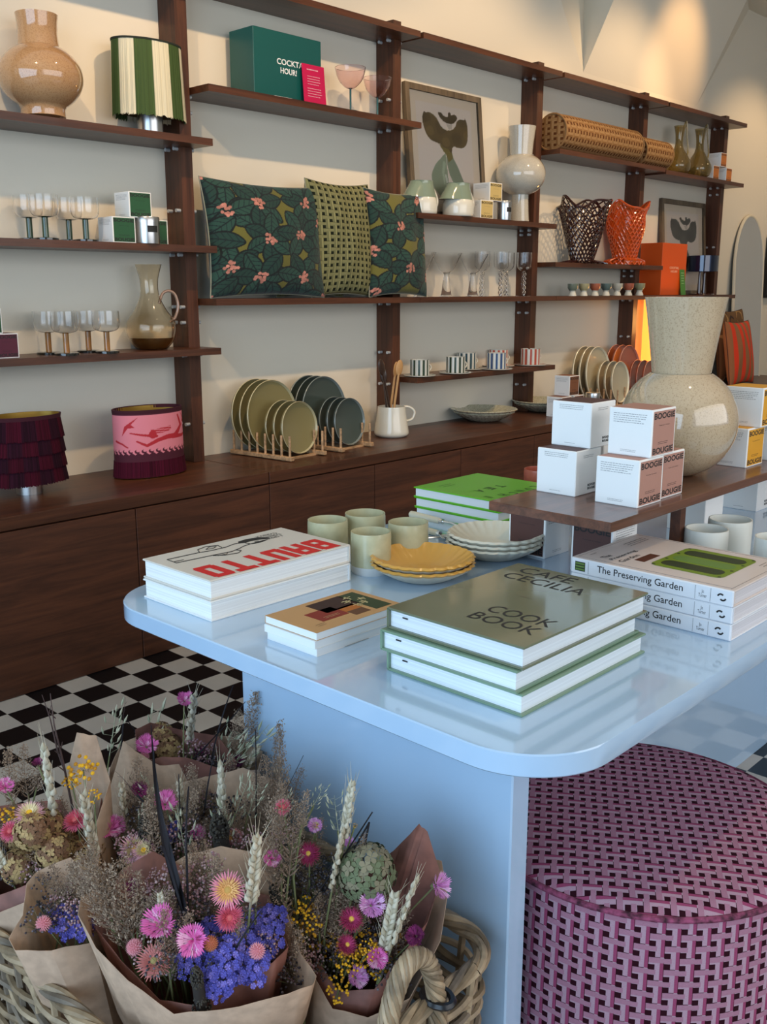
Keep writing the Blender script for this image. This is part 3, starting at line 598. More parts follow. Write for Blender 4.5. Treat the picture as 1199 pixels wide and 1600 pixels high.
# ------------------------------------------------------------------ plates in racks on the worktop
def plate_mesh(r, mat, rim):
    b = MB(); p = [(0, 0), (r*.62, 0), (r*.97, .010), (r, .020), (r*.985, .0225), (r*.95, .0135), (r*.62, .004), (0, .0035)]
    b.lathe(p, 56); me = b.mesh('dinner_plate', [mat, rim], False, 35); me.polygons.foreach_set('material_index', [1 if (3*56 <= i-0 < 5*56) else 0 for i in range(len(me.polygons))]); return me
OAK = M('pale_oak', (.50, .30, .155), .5, wood=(12, 60, 60))
def plate_rack(cx_, cy_, w_, d_, cols, cname, rL, rS, right, rz=.10):
    t = thing('plate_rack', 'pale oak plate rack holding the %s plates' % cname, 'plate rack', (cx_, cy_, CZ), rz, 'plate racks'); ca, sa = math.cos(rz), math.sin(rz)
    for sx in (-1, 1):
        b = MB(); b.box((sx*w_/2, 0, .011), (.020, d_, .016), bev=.002); part('rail', b, OAK, t, False)
        for k in range(8): part('dowel', MB().tube([(sx*w_/2, -d_/2+.015+k*(d_-.03)/7, .018), (sx*w_/2, -d_/2+.015+k*(d_-.03)/7, .098)], .0048, 8), OAK, t)
    for z_ in (-1, 1): b = MB(); b.box((0, z_*(d_/2-.05), .0035), (w_, .018, .007)); part('crossbar', b, OAK, t, False)
    gm = M(cols[0], cols[1], .22, coat=.6); rm = M(cols[0]+'_rim', [min(1, c*1.6+.12) for c in cols[1]], .3, coat=.5)
    ml, ms = plate_mesh(rL, gm, rm), plate_mesh(rS, gm, rm)
    for k in range(6):
        big = k < 3; yl = d_/2-.036-k*(d_-.03)/7; r = rL if big else rS; xl = 0 if big else right
        lab = '%s %s plate in the rack, %s' % ('large' if big else 'small', cname, ['nearest the wall', 'second from the wall', 'third from the wall', 'hindmost of the small ones', 'middle one of the small ones', 'frontmost, its face in full view'][k])
        o = link('dinner_plate', ml if big else ms, None, (cx_+xl*ca-yl*sa, cy_+xl*sa+yl*ca, CZ+.012+r), (PI/2-.08, 0, rz)); tag(o, lab, 'plate', '%s plates' % cname)
plate_rack(2.535, 2.975, .19, .335, ('ochre_glaze', (.25, .21, .09)), 'ochre', .142, .103, .015)
plate_rack(2.825, 2.985, .19, .32, ('slate_green_glaze', (.060, .080, .070)), 'slate green', .140, .098, .015)
# utensil jug
L = (float(GY(612, 680, 2.99)[0]), 2.99, CZ); s_ = px((L[0], L[1], .62)); t = thing('ceramic_jug', 'white ceramic jug holding wooden spoons', 'jug', L)
o_ = smooth_prof([(r*s_, max(0, zax(L[0], L[1], y)-zax(L[0], L[1], 678))) for r, y in [(22, 678), (27, 674), (26.5, 665), (23, 645), (21.5, 631)]], 4)
part('body', MB().lathe(vessel(o_, .004), 44), CER, t, ang=60); hj = o_[-1][1]
hp = smooth_prof([(20*s_, hj-.004), (30*s_, hj-.008), (38*s_, hj-.030), (34*s_, hj-.062), (23*s_, hj-.070)], 5)
o = part('handle', MB().tube([(p[0], 0, p[1]) for p in hp], .0058, 10), CER, t); o.rotation_euler = (0, 0, -.5)
def spoon(label, mat, base, top, hw, hh, slot=False):
    t = thing('cooking_spoon', label, 'spoon', base); d = Vector(top)-Vector(base); ln = d.length
    t.rotation_euler = d.to_track_quat('Z', 'X').to_euler()
    part('shaft', MB().tube([(0, 0, 0), (0, 0, ln*.5), (0, 0, ln-hh*1.6)], [.0055, .0055, .005], 8), mat, t)
    b = MB(); b.blob((0, 0, ln-hh), (hw, .006, hh), 20, 12); part('bowl', b, mat, t)
JX, JY = L[0], L[1]; zj = CZ+.02
DW = M('dark_wood_spoon', (.035, .016, .009), .4, coat=.3); LW = M('pale_wood_spoon', (.50, .28, .11), .45)
def tp(x, y, Y): g = GY(x, y, Y); return (float(g[0]), Y, float(g[2]))
spoon('dark wooden spoon, leftmost in the white jug', DW, (JX+.018, JY+.0, zj), tp(594, 561, 2.985), .021, .038)
spoon('dark wooden spatula with slanting neck in the white jug', DW, (JX+.005, JY+.02, zj), tp(598, 574, 3.03), .017, .036)
spoon('pale wooden spoon behind the front one in the jug', LW, (JX-.010, JY+.015, zj), tp(620, 565, 3.02), .017, .036)
spoon('pale wooden spoon at the front right of the jug', LW, (JX-.014, JY-.008, zj), tp(626, 562, 2.975), .020, .036)
# ------------------------------------------------------------------ bay with the large print
ARTM = M('art_paper', rough=.7, attr=True); OFR = M('grey_brown_frame', (.13, .095, .06), .5, wood=(20, 20, 2)); PANE = M('frame_glass', (1, 1, 1), .02, trans=1, ior=1.1)
def artwork(dark=False):
    def fn(U, V):
        X, Y_ = U, V; c = np.ones(U.shape+(3,))*np.array([.60, .50, .38]); m = (X > .10) & (X < .90) & (Y_ > .07) & (Y_ < .92); c[m] = np.array([.60, .52, .45])
        BR = np.array([.105, .068, .022]) if not dark else np.array([.045, .045, .04]); BR2 = BR*.6
        def put(m, col): c[m] = col
        def T(pts): return [((x-175)/425, 1-(y-(300+(x-155)*.225))/(1130-(300+(x-155)*.225))) for x, y in pts]
        def jag(pts):
            p = T(pts); return [q for i in range(len(p)) for q in ([p[i]]+[(p[i][0]*.5+p[(i+1) % len(p)][0]*.5, p[i][1]*.5+p[(i+1) % len(p)][1]*.5)])]
        g = np.array([.22, .26, .175]) if not dark else BR
        m = inpoly(X, Y_, T([(385, 725), (350, 765), (315, 810), (292, 865), (288, 910), (297, 960), (330, 1012), (365, 1035), (380, 1010), (396, 960), (392, 890), (388, 820)])); put(m, g)
        put(inpoly(X, Y_, T([(392, 730), (425, 722), (432, 760), (455, 810), (480, 880), (500, 935), (430, 940), (402, 870), (390, 800)])), g*.85)
        put(stroke(X, Y_, T([(372, 800), (362, 860), (368, 930)]), .022, .012), g*1.25+.03); put(stroke(X, Y_, T([(378, 880), (385, 930), (378, 985)]), .014), np.array([.42, .43, .36]))
        put(inpoly(X, Y_, T([(345, 668), (428, 690), (425, 725), (428, 765), (400, 790), (388, 740), (372, 718)])), BR*1.3+np.array([.02, .03, 0]))
        lobes = inpoly(X, Y_, T([(265, 450), (274, 458), (300, 460), (322, 474), (342, 498), (362, 545), (376, 565), (400, 577), (420, 577), (442, 568), (457, 550), (463, 525), (474, 510), (494, 503), (514, 510), (520, 498), (527, 512), (531, 530), (535, 560), (534, 610), (530, 645), (518, 675), (500, 690), (480, 694), (462, 692), (442, 682), (430, 690), (422, 728), (400, 700), (372, 690), (352, 668), (320, 655), (300, 646), (282, 625), (270, 600), (259, 560), (253, 520), (253, 490), (258, 468)]))
        put(lobes, BR); sh = np.sin(X*17+Y_*9)*np.sin(Y_*23-X*6); put(lobes & (sh > .25), BR*.75); put(lobes & (sh < -.55), BR*1.35)
        put(inpoly(X, Y_, T([(352, 455), (368, 458), (380, 476), (396, 488), (410, 490), (413, 462), (420, 457), (430, 465), (432, 478), (450, 472), (464, 478), (470, 495), (464, 512), (450, 528), (428, 536), (400, 530), (378, 515), (362, 494), (350, 470)])), BR2)
        put(inpoly(X, Y_, T([(398, 534), (436, 538), (432, 570), (412, 572)])), np.array([.40, .35, .29]))
        return c
    return fn
def framed(label, xl, xr, yb, yt, Yb, Yt, z, dark, n=(140, 180)):
    Xa, Xb = GY(xl, yb, Yb)[0], GY(xr, yb, Yb)[0]; W = Xb-Xa; H = (zax(Xa, Yt, yt)-z); hyp = math.hypot(H, Yt-Yb)
    t = thing('framed_print', label, 'framed print', ((Xa+Xb)/2, Yb, z)); t.rotation_euler = (-math.atan2(Yt-Yb, H), 0, 0); fw = .0145*W/.30; fd = .022
    b = MB()
    b.box((-W/2+fw/2, fd/2, hyp/2), (fw, fd, hyp)); b.box((W/2-fw/2, fd/2, hyp/2), (fw, fd, hyp)); b.box((0, fd/2, fw/2), (W-2*fw, fd, fw)); b.box((0, fd/2, hyp-fw/2), (W-2*fw, fd, fw)); part('frame', b, OFR, t, False)
    raster('print', artwork(dark), n[0], n[1], lambda U, V: ((U-.5)*(W-2*fw), 0*U+.012, fw+V*(hyp-2*fw)), ARTM, t)
    b = MB(); b.box((0, .006, hyp/2), (W-2*fw, .002, hyp-2*fw)); part('glass_pane', b, M('frame_glazing', (1, 1, 1), .02, trans=1, ior=1.02, coat=.35), t, False)
framed('large framed print of a brown winged flower shape on a green stem', 646, 762, 331, 126, 3.095, 3.15, 1.532, False)
# green-topped jugs
JG = M('sage_glaze', (.22, .28, .20), .15, coat=.7)
def jug2(label, x, y, Y, z, sc=1):
    L = at(x, y, Y, z); s_ = px(L)*sc; t = thing('milk_jug', label, 'jug', L, 0, 'sage and cream jugs')
    H = 49*s_/.985; lo = smooth_prof([(20*s_, 0), (24*s_, .006), (24.5*s_, .35*H), (22.3*s_, .50*H)], 4)
    hi = smooth_prof([(22.3*s_, .50*H), (20*s_, .72*H), (18*s_, .90*H), (18*s_, H)], 4)
    part('body', MB().lathe([(0, 0)]+lo, 40), CER, t, ang=60)
    wob = lambda k, a, r: r*(1+(.28*max(0, math.cos(a-PI))**6)*max(0, (k-8)/5) if k > 8 else 1)
    part('glazed_neck', MB().lathe(hi+[(r-.004, zz_) for r, zz_ in hi[::-1]]+[(0, hi[0][1]+.002)], 40, wob=wob), JG, t, ang=60)
    hp = smooth_prof([(17*s_, H*.90), (25*s_, H*.72), (31*s_, H*.45), (28*s_, H*.22), (22*s_, H*.16)], 4)
    o = part('handle', MB().tube([(p[0], 0, p[1]) for p in hp], .0052, 8), CER, t); o.rotation_euler = (0, 0, -.2); return t
jug2('sage and cream jug half hidden by the small leaf cushion', 659, 331, 3.045, 1.532)
jug2('sage and cream jug in the open, left of the candle boxes', 716, 334, 3.02, 1.532)
YEL = ('pale_yellow_print', (.60, .45, .17))
_, yw, yh = boxat(751, 771, 338, 2.985, 1.532, 309, 'pale yellow candle box at the bottom, beside the tin', YEL, 'F', 'pale yellow candle boxes', None, None)
boxat(765, 785, 309, 2.99, 1.5326+yh, 279, 'pale yellow candle box on top of the other', YEL, 'F', 'pale yellow candle boxes', yw, yh)
L = at(788, 341, 2.998, 1.532); tin('silver candle tin beside the pale yellow candle boxes', L, 11.5*px(L), zax(L[0], L[1], 311)-zax(L[0], L[1], 341))
PEARL = speck('pearl_speckled_glass', (.55, .51, .42), (.49, .45, .37), 250, .06)
L = at(812, 343, 3.055, 1.532); s_ = px(L); t = thing('bubble_vase', 'pale pearly glass vase with a bubble belly and tall foot', 'vase', L)
P1 = LP(L, [(15, 346), (13.8, 330), (13, 314), (13, 303)]); P2 = smooth_prof(LP(L, [(38.5*math.sin(q), 273+34*math.cos(q)) for q in [.36+k*(2.68-.36)/12 for k in range(13)]]), 2); P3 = LP(L, [(17, 243), (18.5, 222), (21.5, 198)])
P1 = [(r, max(0, z)) for r, z in P1]
part('foot', MB().lathe([(0, 0)]+P1, 44), PEARL, t, ang=60); part('belly', MB().lathe([(0, P2[0][1])]+P2+[(0, P2[-1][1])], 48), PEARL, t, ang=60)
part('neck', MB().lathe(P3+[(r-.003, z) for r, z in P3[::-1]], 44), PEARL, t, ang=60)
# stemware on the eye level shelf
CG = GLASS; zz = 1.168; L0 = at(697.5, 461, 3.05, zz); s_ = px(L0)
def cone_glass(label, L):
    h = 66*s_; t = thing('cocktail_glass', label, 'glass', L, 0, 'conical cocktail glasses')
    part('bowl', MB().lathe(vessel([(5*s_, h*.55), (11*s_, h*.62), (24*s_, h)], .0016), 32), CG, t, ang=50)
    part('stem', MB().lathe([(0, .004), (9*s_, .004), (7.5*s_, .02), (4.2*s_, h*.50), (5*s_, h*.55), (0, h*.55)], 24), CG, t, ang=50)
    part('foot', MB().lathe([(0, 0), (11*s_, 0), (11*s_, .003), (0, .0045)], 28), CG, t); return t
c0 = None
for x, Y, l in ((657, 3.08, 'half hidden behind the small leaf cushion'), (697.5, 3.05, 'second from the cushion'), (738.7, 3.05, 'next to the twisted stem glasses')):
    L = at(x, 461, Y, zz); lab = 'clear conical cocktail glass with thick stem, '+l
    if not c0: c0 = cone_glass(lab, L)
    else: dup(c0, L, lab)
def twist_glass(label, L):
    h = 72*s_; t = thing('wine_glass', label, 'glass', L, 0, 'twisted stem wine glasses')
    part('bowl', MB().lathe(vessel(smooth_prof([(2*s_, h*.56), (9*s_, h*.62), (12.5*s_, h*.72), (12.5*s_, h)], 3), .0014), 28), CG, t, ang=50)
    for k in range(2):
        pts = [(2.4*s_*math.cos(q*.55+k*PI), 2.4*s_*math.sin(q*.55+k*PI), .004+(h*.56-.004)*q/30) for q in range(31)]; part('twisted_stem_strand', MB().tube(pts, 1.9*s_, 8), CG, t)
    part('foot', MB().lathe([(0, 0), (12*s_, 0), (12*s_, .002), (0, .004)], 28), CG, t); return t
c0 = None
for x, Y, l in ((753, 3.11, 'leftmost, beside the conical glasses'), (782.5, 3.05, 'second from the left, at the front'), (791, 3.12, 'third from the left, behind the front one'), (818, 3.03, 'rightmost, in front of the post')):
    L = at(x, 460, Y, zz); lab = 'clear wine glass with twisted stem, '+l
    if not c0: c0 = twist_glass(lab, L)
    else: dup(c0, L, lab)
# striped cups
SC = M('striped_ceramic', rough=.2, attr=True, coat=.5)
def striped_cup(label, x, y, Y, c1, z=.808, c2=(.62, .62, .56), hdl=True):
    L = at(x, y, Y, z); s2 = px(L); t = thing('striped_cup', label, 'cup', L, 0, 'striped cups'); r = 14.5*s2; h = 24*s2; n = 144
    def colr(U, V): k = np.floor(U*24).astype(int) % 2; return np.where(k[..., None] == 0, np.array(c1), np.array(c2))
    jag = lambda U: 1+.05*(np.floor(U*24).astype(int) % 2)
    raster('cup_body', colr, n+1, 6, lambda U, V: (r*np.cos(2*PI*U)*jag(U), r*np.sin(2*PI*U)*jag(U), .006+h*V), SC, t)
    raster('cup_inside', lambda U, V: np.ones(U.shape+(3,))*np.array(c2), 49, 4, lambda U, V: ((r*.92*np.cos(2*PI*U)), (r*.92*np.sin(2*PI*U)), .008+(h-.002)*V), SC, t)
    o = part('handle', MB().tube([(r*.95+math.sin(q/8*PI)*.020, 0, h*.25+h*.6*q/8) for q in range(9)], .0035, 8), CER, t); o.rotation_euler = (0, 0, -.35)
    u = thing('striped_saucer', label.replace('striped cup', 'striped saucer with its cup').replace('nearest the left end of its shelf', 'nearest the shelf end').replace(' showing', ''), 'saucer', (L[0], L[1], z), 0, 'striped saucers')
    def cs(U, V): k = np.floor(U*22).astype(int) % 2; c_ = np.where(k[..., None] == 0, np.array(c1), np.array(c2)); c_[V < .3] = np.array(c2); return c_
    raster('saucer_dish', cs, 177, 8, lambda U, V: ((.02*0+V*r*1.75+1e-4)*np.cos(2*PI*U), (V*r*1.75+1e-4)*np.sin(2*PI*U), .002+.006*V**3), SC, u)
    part('saucer_base', MB().lathe([(0, 0), (r*.9, 0), (r*1.74, .005), (r*1.74, .0075)], 44), CER, u)
    return t
CUPG, CUPB, CUPR = (.025, .05, .028), (.03, .075, .19), (.42, .075, .045)
striped_cup('dark green and white striped cup, nearest the left end of its shelf', 656, 583, 3.02, CUPG)
striped_cup('dark green and white striped cup, in front of a blue green one', 712, 583, 3.0, CUPG)
striped_cup('blue green and white striped cup, behind a dark green one', 729, 574, 3.11, (.02, .06, .08))
striped_cup('blue and white striped cup with handle showing, in front of a red one', 776, 576, 3.0, CUPB)
striped_cup('red and white striped cup, hidden behind the blue one', 779, 570, 3.12, CUPR)
striped_cup('red and white striped cup, alone beside the post', 829, 568, 3.04, CUPR)
# scalloped shallow bowls
def flutebowl(name, label, loc, R, h, mat, rimm, n=24, amp=.035, cat='bowl', group=None, spiral=.6):
    prof = smooth_prof([(R*.40, .0), (R*.55, h*.10), (R*.85, h*.62), (R, h)], 5); inn = [(r-.0035, z+.003) for r, z in prof[::-1]]
    allp = [(0, 0)]+prof+inn+[(0, .004)]
    def wob(k, a, r):
        q = max(0, (r/R-.5)/.5); return r*(1+amp*q*abs(math.sin(n/2*(a+spiral*r/R)))) if r > R*.45 else r
    b = MB(); b.lathe(allp, n*6, wob=wob); me = b.mesh(name, [mat, rimm], False, 60)
    nn = n*6; k0 = len(prof); me.polygons.foreach_set('material_index', [1 if i//nn < k0-2 else 0 for i in range(len(me.polygons))])
    o = link(name, me, None, loc); tag(o, label, cat, group); return o
SPK = speck('speckled_celadon', (.48, .46, .34), (.30, .30, .21), 200, .2); SPK2 = speck('speckled_celadon_rim', (.45, .43, .33), (.25, .24, .18), 120, .2)
for k, (x, y, R, zo, l) in enumerate([(746, 656, 47, 0, 'lower of the left pair'), (746, 656, 51, .014, 'upper of the left pair'), (826, 640, 45, 0, 'lower of the right pair'), (826, 640, 48, .014, 'upper of the right pair')]):
    L = G(x, y, CZ); L = (float(L[0]), 3.02 if x < 800 else 3.03, CZ+zo); flutebowl('fluted_bowl', 'speckled grey green fluted shallow bowl, '+l, L, R*px(L), .046, SPK, SPK2, 28, .03, group='fluted speckled bowls')
# ------------------------------------------------------------------ right hand bays
BOL = weave('caramel_weave', 300, (.30, .15, .055), (.15, .055, .016), (.42, .25, .11), 1, 1, .003)
def bolster(label, x0, x1, y, Y, z, rpx):
    Xa, Xb = GY(x0, y, Y)[0], GY(x1, y, Y)[0]; L = Xb-Xa; r = rpx*px(((Xa+Xb)/2, Y, z)); t = thing('bolster_cushion', label, 'bolster', (Xa, Y, z+r), 0, 'woven bolsters')
    m = weave('caramel_weave_%d' % round(L*100), 300, (.30, .15, .055), (.13, .045, .013), (.42, .25, .11), round(2*PI*r/.040), L/.055, .003)
    raster('cover', lambda U, V: np.ones(U.shape+(3,)), 49, 30, lambda U, V: (L*V, r*(1-.06*np.abs(V*2-1)**8)*np.cos(2*PI*U), r*(1-.06*np.abs(V*2-1)**8)*np.sin(2*PI*U)), m, t)
    for e in (0, L):
        ed_ = raster('end_disc', lambda U, V: np.ones(U.shape+(3,)), 49, 6, lambda U, V: (e+(.006 if e else -.006)*(1-V**2), r*.94*V*np.cos(2*PI*U), r*.94*V*np.sin(2*PI*U)), m, t)
        for l_ in ed_.data.loops: c_ = ed_.data.vertices[l_.vertex_index].co; ed_.data.uv_layers[0].data[l_.index].uv = (c_.y/(2*PI*r), c_.z/L)
        part('piping', MB().tube([(e, r*.95*math.cos(q/24*2*PI), r*.95*math.sin(q/24*2*PI)) for q in range(25)], .005, 6), M('caramel_piping', (.30, .16, .06), .8), t)
bolster('long caramel woven bolster, the larger at the left', 862, 984, 238, 3.065, 1.904, 27)
bolster('caramel woven bolster, the shorter at the right end', 992, 1034, 250, 3.075, 1.904, 22)
OLG = M('olive_glass', (.50, .40, .18), .03, trans=.9, ior=1.2, coat=1)
def smalljug(label, x, y, Y):
    L = at(x, y, Y, 1.893); s2 = px(L); t = thing('glass_pitcher', label, 'pitcher', L, 0, 'olive glass pitchers')
    o_ = smooth_prof([(12*s2, 0), (18*s2, .02), (20*s2, 16*s2), (14*s2, 28*s2), (7*s2, 40*s2), (6*s2, 55*s2), (9*s2, 72*s2)], 4)
    part('body', MB().lathe(vessel(o_, .003), 36), OLG, t, ang=60)
    part('handle', MB().tube([(p[0], 0, p[1]) for p in smooth_prof([(7*s2, 68*s2), (13*s2, 80*s2), (16*s2, 60*s2), (20*s2, 38*s2), (17*s2, 26*s2)], 4)], .005, 8), OLG, t).rotation_euler = (0, 0, -.3)
smalljug('olive glass pitcher with tall handle, left of the pair', 1059, 266, 3.05); smalljug('olive glass pitcher with tall handle, right of the pair', 1091, 272, 3.04)
ORC = ('orange_print', (.55, .17, .03))
_, ow, oh = boxat(1113, 1125, 276, 2.99, 1.893, 258, 'orange labelled candle box, lower left of three', ORC, 'F', 'orange labelled candle boxes', .085, .085)
boxat(1133, 1145, 279, 2.99, 1.893, 258, 'orange labelled candle box, lower right of three', ORC, 'F', 'orange labelled candle boxes', .085, .085)
boxat(1125, 1137, 256, 2.99, 1.9785, 234, 'orange labelled candle box, top of three', ORC, 'F', 'orange labelled candle boxes', .085, .085)
# net vases
def netvase(label, mat, x, y, Y, prof, seed, thick, z, nu=26, nv=15, under=None):
    L = at(x, y, Y, z); t = thing('net_vase', label, 'vase', L); P_ = smooth_prof(LP(L, prof), 3); P_ = [(r, max(0, zz_)) for r, zz_ in P_]; H = P_[-1][1]
    rr = random.Random(seed); ph = [rr.random()*6 for _ in range(4)]
    def rad(z_): 
        for i in range(len(P_)-1):
            if P_[i][1] <= z_ <= P_[i+1][1]+1e-9: f_ = (z_-P_[i][1])/max(1e-9, P_[i+1][1]-P_[i][1]); return P_[i][0]+(P_[i+1][0]-P_[i][0])*f_
        return P_[-1][0]
    def pt(a, v): 
        top = H*(1+.07*math.sin(3*a+ph[0])+.04*math.sin(5*a+ph[1])); z_ = v*top; r = rad(min(z_, H))*(1+.10*v*v*math.sin(4*a+ph[2])+.05*v*math.sin(7*a+ph[3])); return (r*math.cos(a), r*math.sin(a)*.8, z_)
    b = MB()
    for i in range(nv+1):                                       # hexagonal net: zig-zag strands touching alternately
        for j in range(nu):
            a0 = 2*PI*(j+.5*(i % 2))/nu; a1 = 2*PI*(j+.5*((i+1) % 2)+(0 if i % 2 == 0 else 1)*1.0)/nu
            if i < nv:
                da = PI/nu
                for sg in (-1, 1):
                    p0 = pt(a0, i/nv); p1 = pt(a0+sg*da, (i+.8)/nv); b.tube([p0, ((p0[0]+p1[0])/2*1.01, (p0[1]+p1[1])/2*1.01, (p0[2]+p1[2])/2), p1], thick, 5, False)
                p1 = pt(a0+da, (i+.8)/nv); p2 = pt(a0+da, min(1, (i+1)/nv)); b.tube([p1, p2], thick, 5, False)
    part('glass_net', b, mat, t); b = MB(); b.tube([pt(2*PI*k/60, 1) for k in range(61)], thick*1.5, 6, False); part('wavy_rim', b, mat, t)
    b = MB(); b.lathe([(0, 0), (P_[0][0], 0), (P_[0][0]*1.02, .006), (0, .006)], 30, .8); part('base_disc', b, mat, t)
    if under:
        b = MB(); vs = []; n1, n2 = 40, 14
        for i in range(n2+1):
            for j in range(n1): p = pt(2*PI*j/n1, i/n2*.98); vs.append((p[0]*.97, p[1]*.97, p[2]))
        b.add(vs, [(i*n1+j, i*n1+(j+1) % n1, (i+1)*n1+(j+1) % n1, (i+1)*n1+j) for i in range(n2) for j in range(n1)]); part('glass_wall', b, under, t)
netvase('dark brown net glass vase with a wavy rim', M('dark_brown_net_glass', (.035, .008, .006), .12, coat=1), 910, 405, 3.04, [(19, 408), (27, 385), (35, 355), (42, 325), (46, 318)], 2, .0042, 1.342, 24, 15)
netvase('orange net glass vase with a wavy rim', M('orange_net_glass', (.60, .085, .012), .12, coat=1), 976, 407, 3.05, [(20, 408), (25, 385), (32, 358), (31, 335), (36, 324)], 5, .0045, 1.342, 22, 15, M('orange_glass_wall', (.85, .16, .03), .1, trans=.5, ior=1.1, coat=1))
# egg cups
EC = [(.16, .19, .14), (.40, .36, .20), (.42, .12, .06), (.10, .15, .14), (.50, .48, .40), (.40, .11, .06), (.30, .30, .17)]; EL = ['sage green', 'sand yellow', 'terracotta', 'dark sage', 'cream', 'terracotta and', 'moss green']
for i in range(7):
    x = 895+i*17.4; L = at(x, 459, 3.0+.002*i, 1.168); s2 = px(L); t = thing('egg_cup', '%s white footed egg cup, %s in the row' % (EL[i], ['first', 'second', 'third', 'fourth', 'fifth', 'sixth', 'last'][i]), 'egg cup', L, 0, 'egg cups in a row')
    part('foot', MB().lathe([(0, 0), (6.2*s2, 0), (6*s2, .006), (4.2*s2, 6*s2), (5*s2, 8*s2), (0, 8*s2)], 24), CER, t)
    part('glazed_cup', MB().lathe([(5*s2, 8*s2), (8*s2, 12*s2), (8.3*s2, 18.5*s2), (7.4*s2, 18.5*s2), (6.8*s2, 12*s2), (0, 11*s2)], 24), M('egg_cup_glaze_%s' % EL[i].replace(' ', '_'), EC[i], .25, coat=.5), t)
# orange box, card, navy lamp, small print
framed('small framed print of a dark winged flower shape, far right shelf', 1037, 1104, 458, 309, 3.10, 3.15, 1.168, True, (90, 120))
OR = M('bright_orange_card', (.62, .085, .006), .5)
Yo = 3.0; Xa, Xb = GY(1032, 458, Yo)[0], GY(1070, 458, Yo)[0]; hO = zax(Xa, Yo, 379)-1.168; wO = Xb-Xa
t = thing('gift_box', 'tall bright orange gift box', 'box', ((Xa+Xb)/2, Yo+.075, 1.168)); b = MB(); b.box((0, 0, hO/2), (wO, .15, hO), bev=.002); part('carton', b, OR, t, False)
LP_ = M('pale_print', (.85, .5, .35), .6); text('COCKTAIL', wO*.38, .014, LP_, t, (0, -.0756, hO*.53), RF, .02); text('HOUR!', wO*.26, .014, LP_, t, (0, -.0756, hO*.46), RF, .02)
L = at(1068, 459, 2.98, 1.1685); hC = zax(L[0], 2.98, 421)-1.168; t = thing('recipe_card', 'small green recipe card leaning on the orange box', 'card', L); t.rotation_euler = (-.12, 0, 0)
b = MB(); b.box((0, 0, hC/2), (.062, .003, hC)); part('card', b, M('leaf_green_card', (.05, .19, .03), .5), t, False); lines(t, 5, .04, .016, .004, (0, -.002, hC*.85), RF, M('pale_green_ink', (.35, .6, .3), .6))
NAVY = M('navy_lacquer_shade', (.006, .014, .045), .10, coat=1, metal=.3)
L = at(1096, 457, 3.02, 1.168); s2 = px(L); t = thing('table_lamp', 'navy glass drum shade lamp on dark stems', 'lamp', L)
hl = 59*s2; part('drum_shade', MB().lathe([(23*s2, hl*.60), (23*s2, hl), (22*s2, hl), (22*s2, hl*.60)], 40, close=True), NAVY, t)
part('foot', MB().lathe([(0, 0), (20*s2, 0), (19*s2, .008), (4*s2, .014), (0, .014)], 32), M('dark_glass_stem', (.03, .006, .004), .1, coat=1), t)
for sx in (-1, 1): part('stem', MB().tube([(sx*8*s2, 0, .01), (sx*8*s2, 0, hl*.62)], [.014, .008], 12), M('dark_glass_stem'), t)
part('crossbar', MB().tube([(-22*s2, 0, hl*.64), (22*s2, 0, hl*.64)], .004, 8), M('dark_glass_stem'), t)
# worktop at the right: boxes, tin, racks, glowing lamp, cushions, mirror
BRN = ('terracotta_brown_print', (.22, .085, .04))
Yb = 2.86; Lb = G(884, 640, CZ)
_, q1, q2 = boxat(878, 893, 634, 2.80, CZ, 600, 'brown labelled candle box on the worktop, lower left', BRN, 'F', 'brown boxes on the worktop', .092, .104)
boxat(897, 912, 634, 2.80, CZ, 600, 'brown labelled candle box on the worktop, lower right beside the tin', BRN, 'F', 'brown boxes on the worktop', .092, .104)
boxat(890, 905, 606, 2.805, CZ+.1045, 580, 'brown labelled candle box on the worktop, topmost', BRN, 'F', 'brown boxes on the worktop', .092, .104)
L = at(926, 632, 2.84, CZ); tin('silver candle tin on the worktop in front of the cream plates', L, .040, .100)
plate_rack(4.98, 2.975, .19, .32, ('cream_glaze_plate', (.50, .45, .31)), 'cream', .158, .118, .03)
plate_rack(5.33, 2.975, .19, .32, ('terracotta_glaze', (.30, .075, .035)), 'terracotta', .155, .112, .03)
GLOW = M('glowing_orange_shade', (.9, .3, .05), .5, emis=(1, .24, .03, 2.2))
L = (float(GY(990, 520, 3.05)[0])+.26, 3.07, CZ); t = thing('table_lamp', 'glowing orange tube lamp behind the big vase', 'lamp', L)
part('shade', MB().lathe([(.045, .16), (.055, .20), (.055, .60), (.045, .605), (0, .605)], 32), GLOW, t); part('base', MB().lathe([(0, 0), (.06, 0), (.055, .02), (.015, .03), (.015, .17), (0, .17)], 24), DKV, t)
pl = bpy.data.lights.new('orange_lamp_bulb', 'POINT'); pl.energy = 4; pl.color = (1, .45, .12); pl.shadow_soft_size = .09; o = bpy.data.objects.new('orange_lamp_bulb', pl); COL.objects.link(o); o.location = (L[0], L[1]-.16, CZ+.45)
def redstripe(U, V): k = (np.abs(((U*4.2) % 1)-.5) < .23); return np.where(k[..., None], np.array([.72, .045, .012]), np.array([.30, .13, .05]))
def vine(U, V):
    c = np.ones(U.shape+(3,))*np.array([.13, .065, .022])
    r2 = random.Random(8)
    for i in range(26):
        x, y, a = r2.random(), r2.random(), r2.random()*6; pts = [(x+.06*k*math.cos(a+k*.5), y+.06*k*math.sin(a+k*.5)) for k in range(5)]; c[stroke(U, V, pts, .022, .006)] = np.array([.35, .20, .07]) if i % 3 else np.array([.03, .015, .012])
    return c
FAB = M('printed_cushion_cloth', rough=.85, attr=True)
Yp = 2.95; cushion('brown scrolling vine cushion behind the striped one', .42, .51, .12, FAB, vine, (6.83, 3.02, CZ+.004), .12, 0, 110, piping=M('dark_piping', (.05, .02, .015), .8))
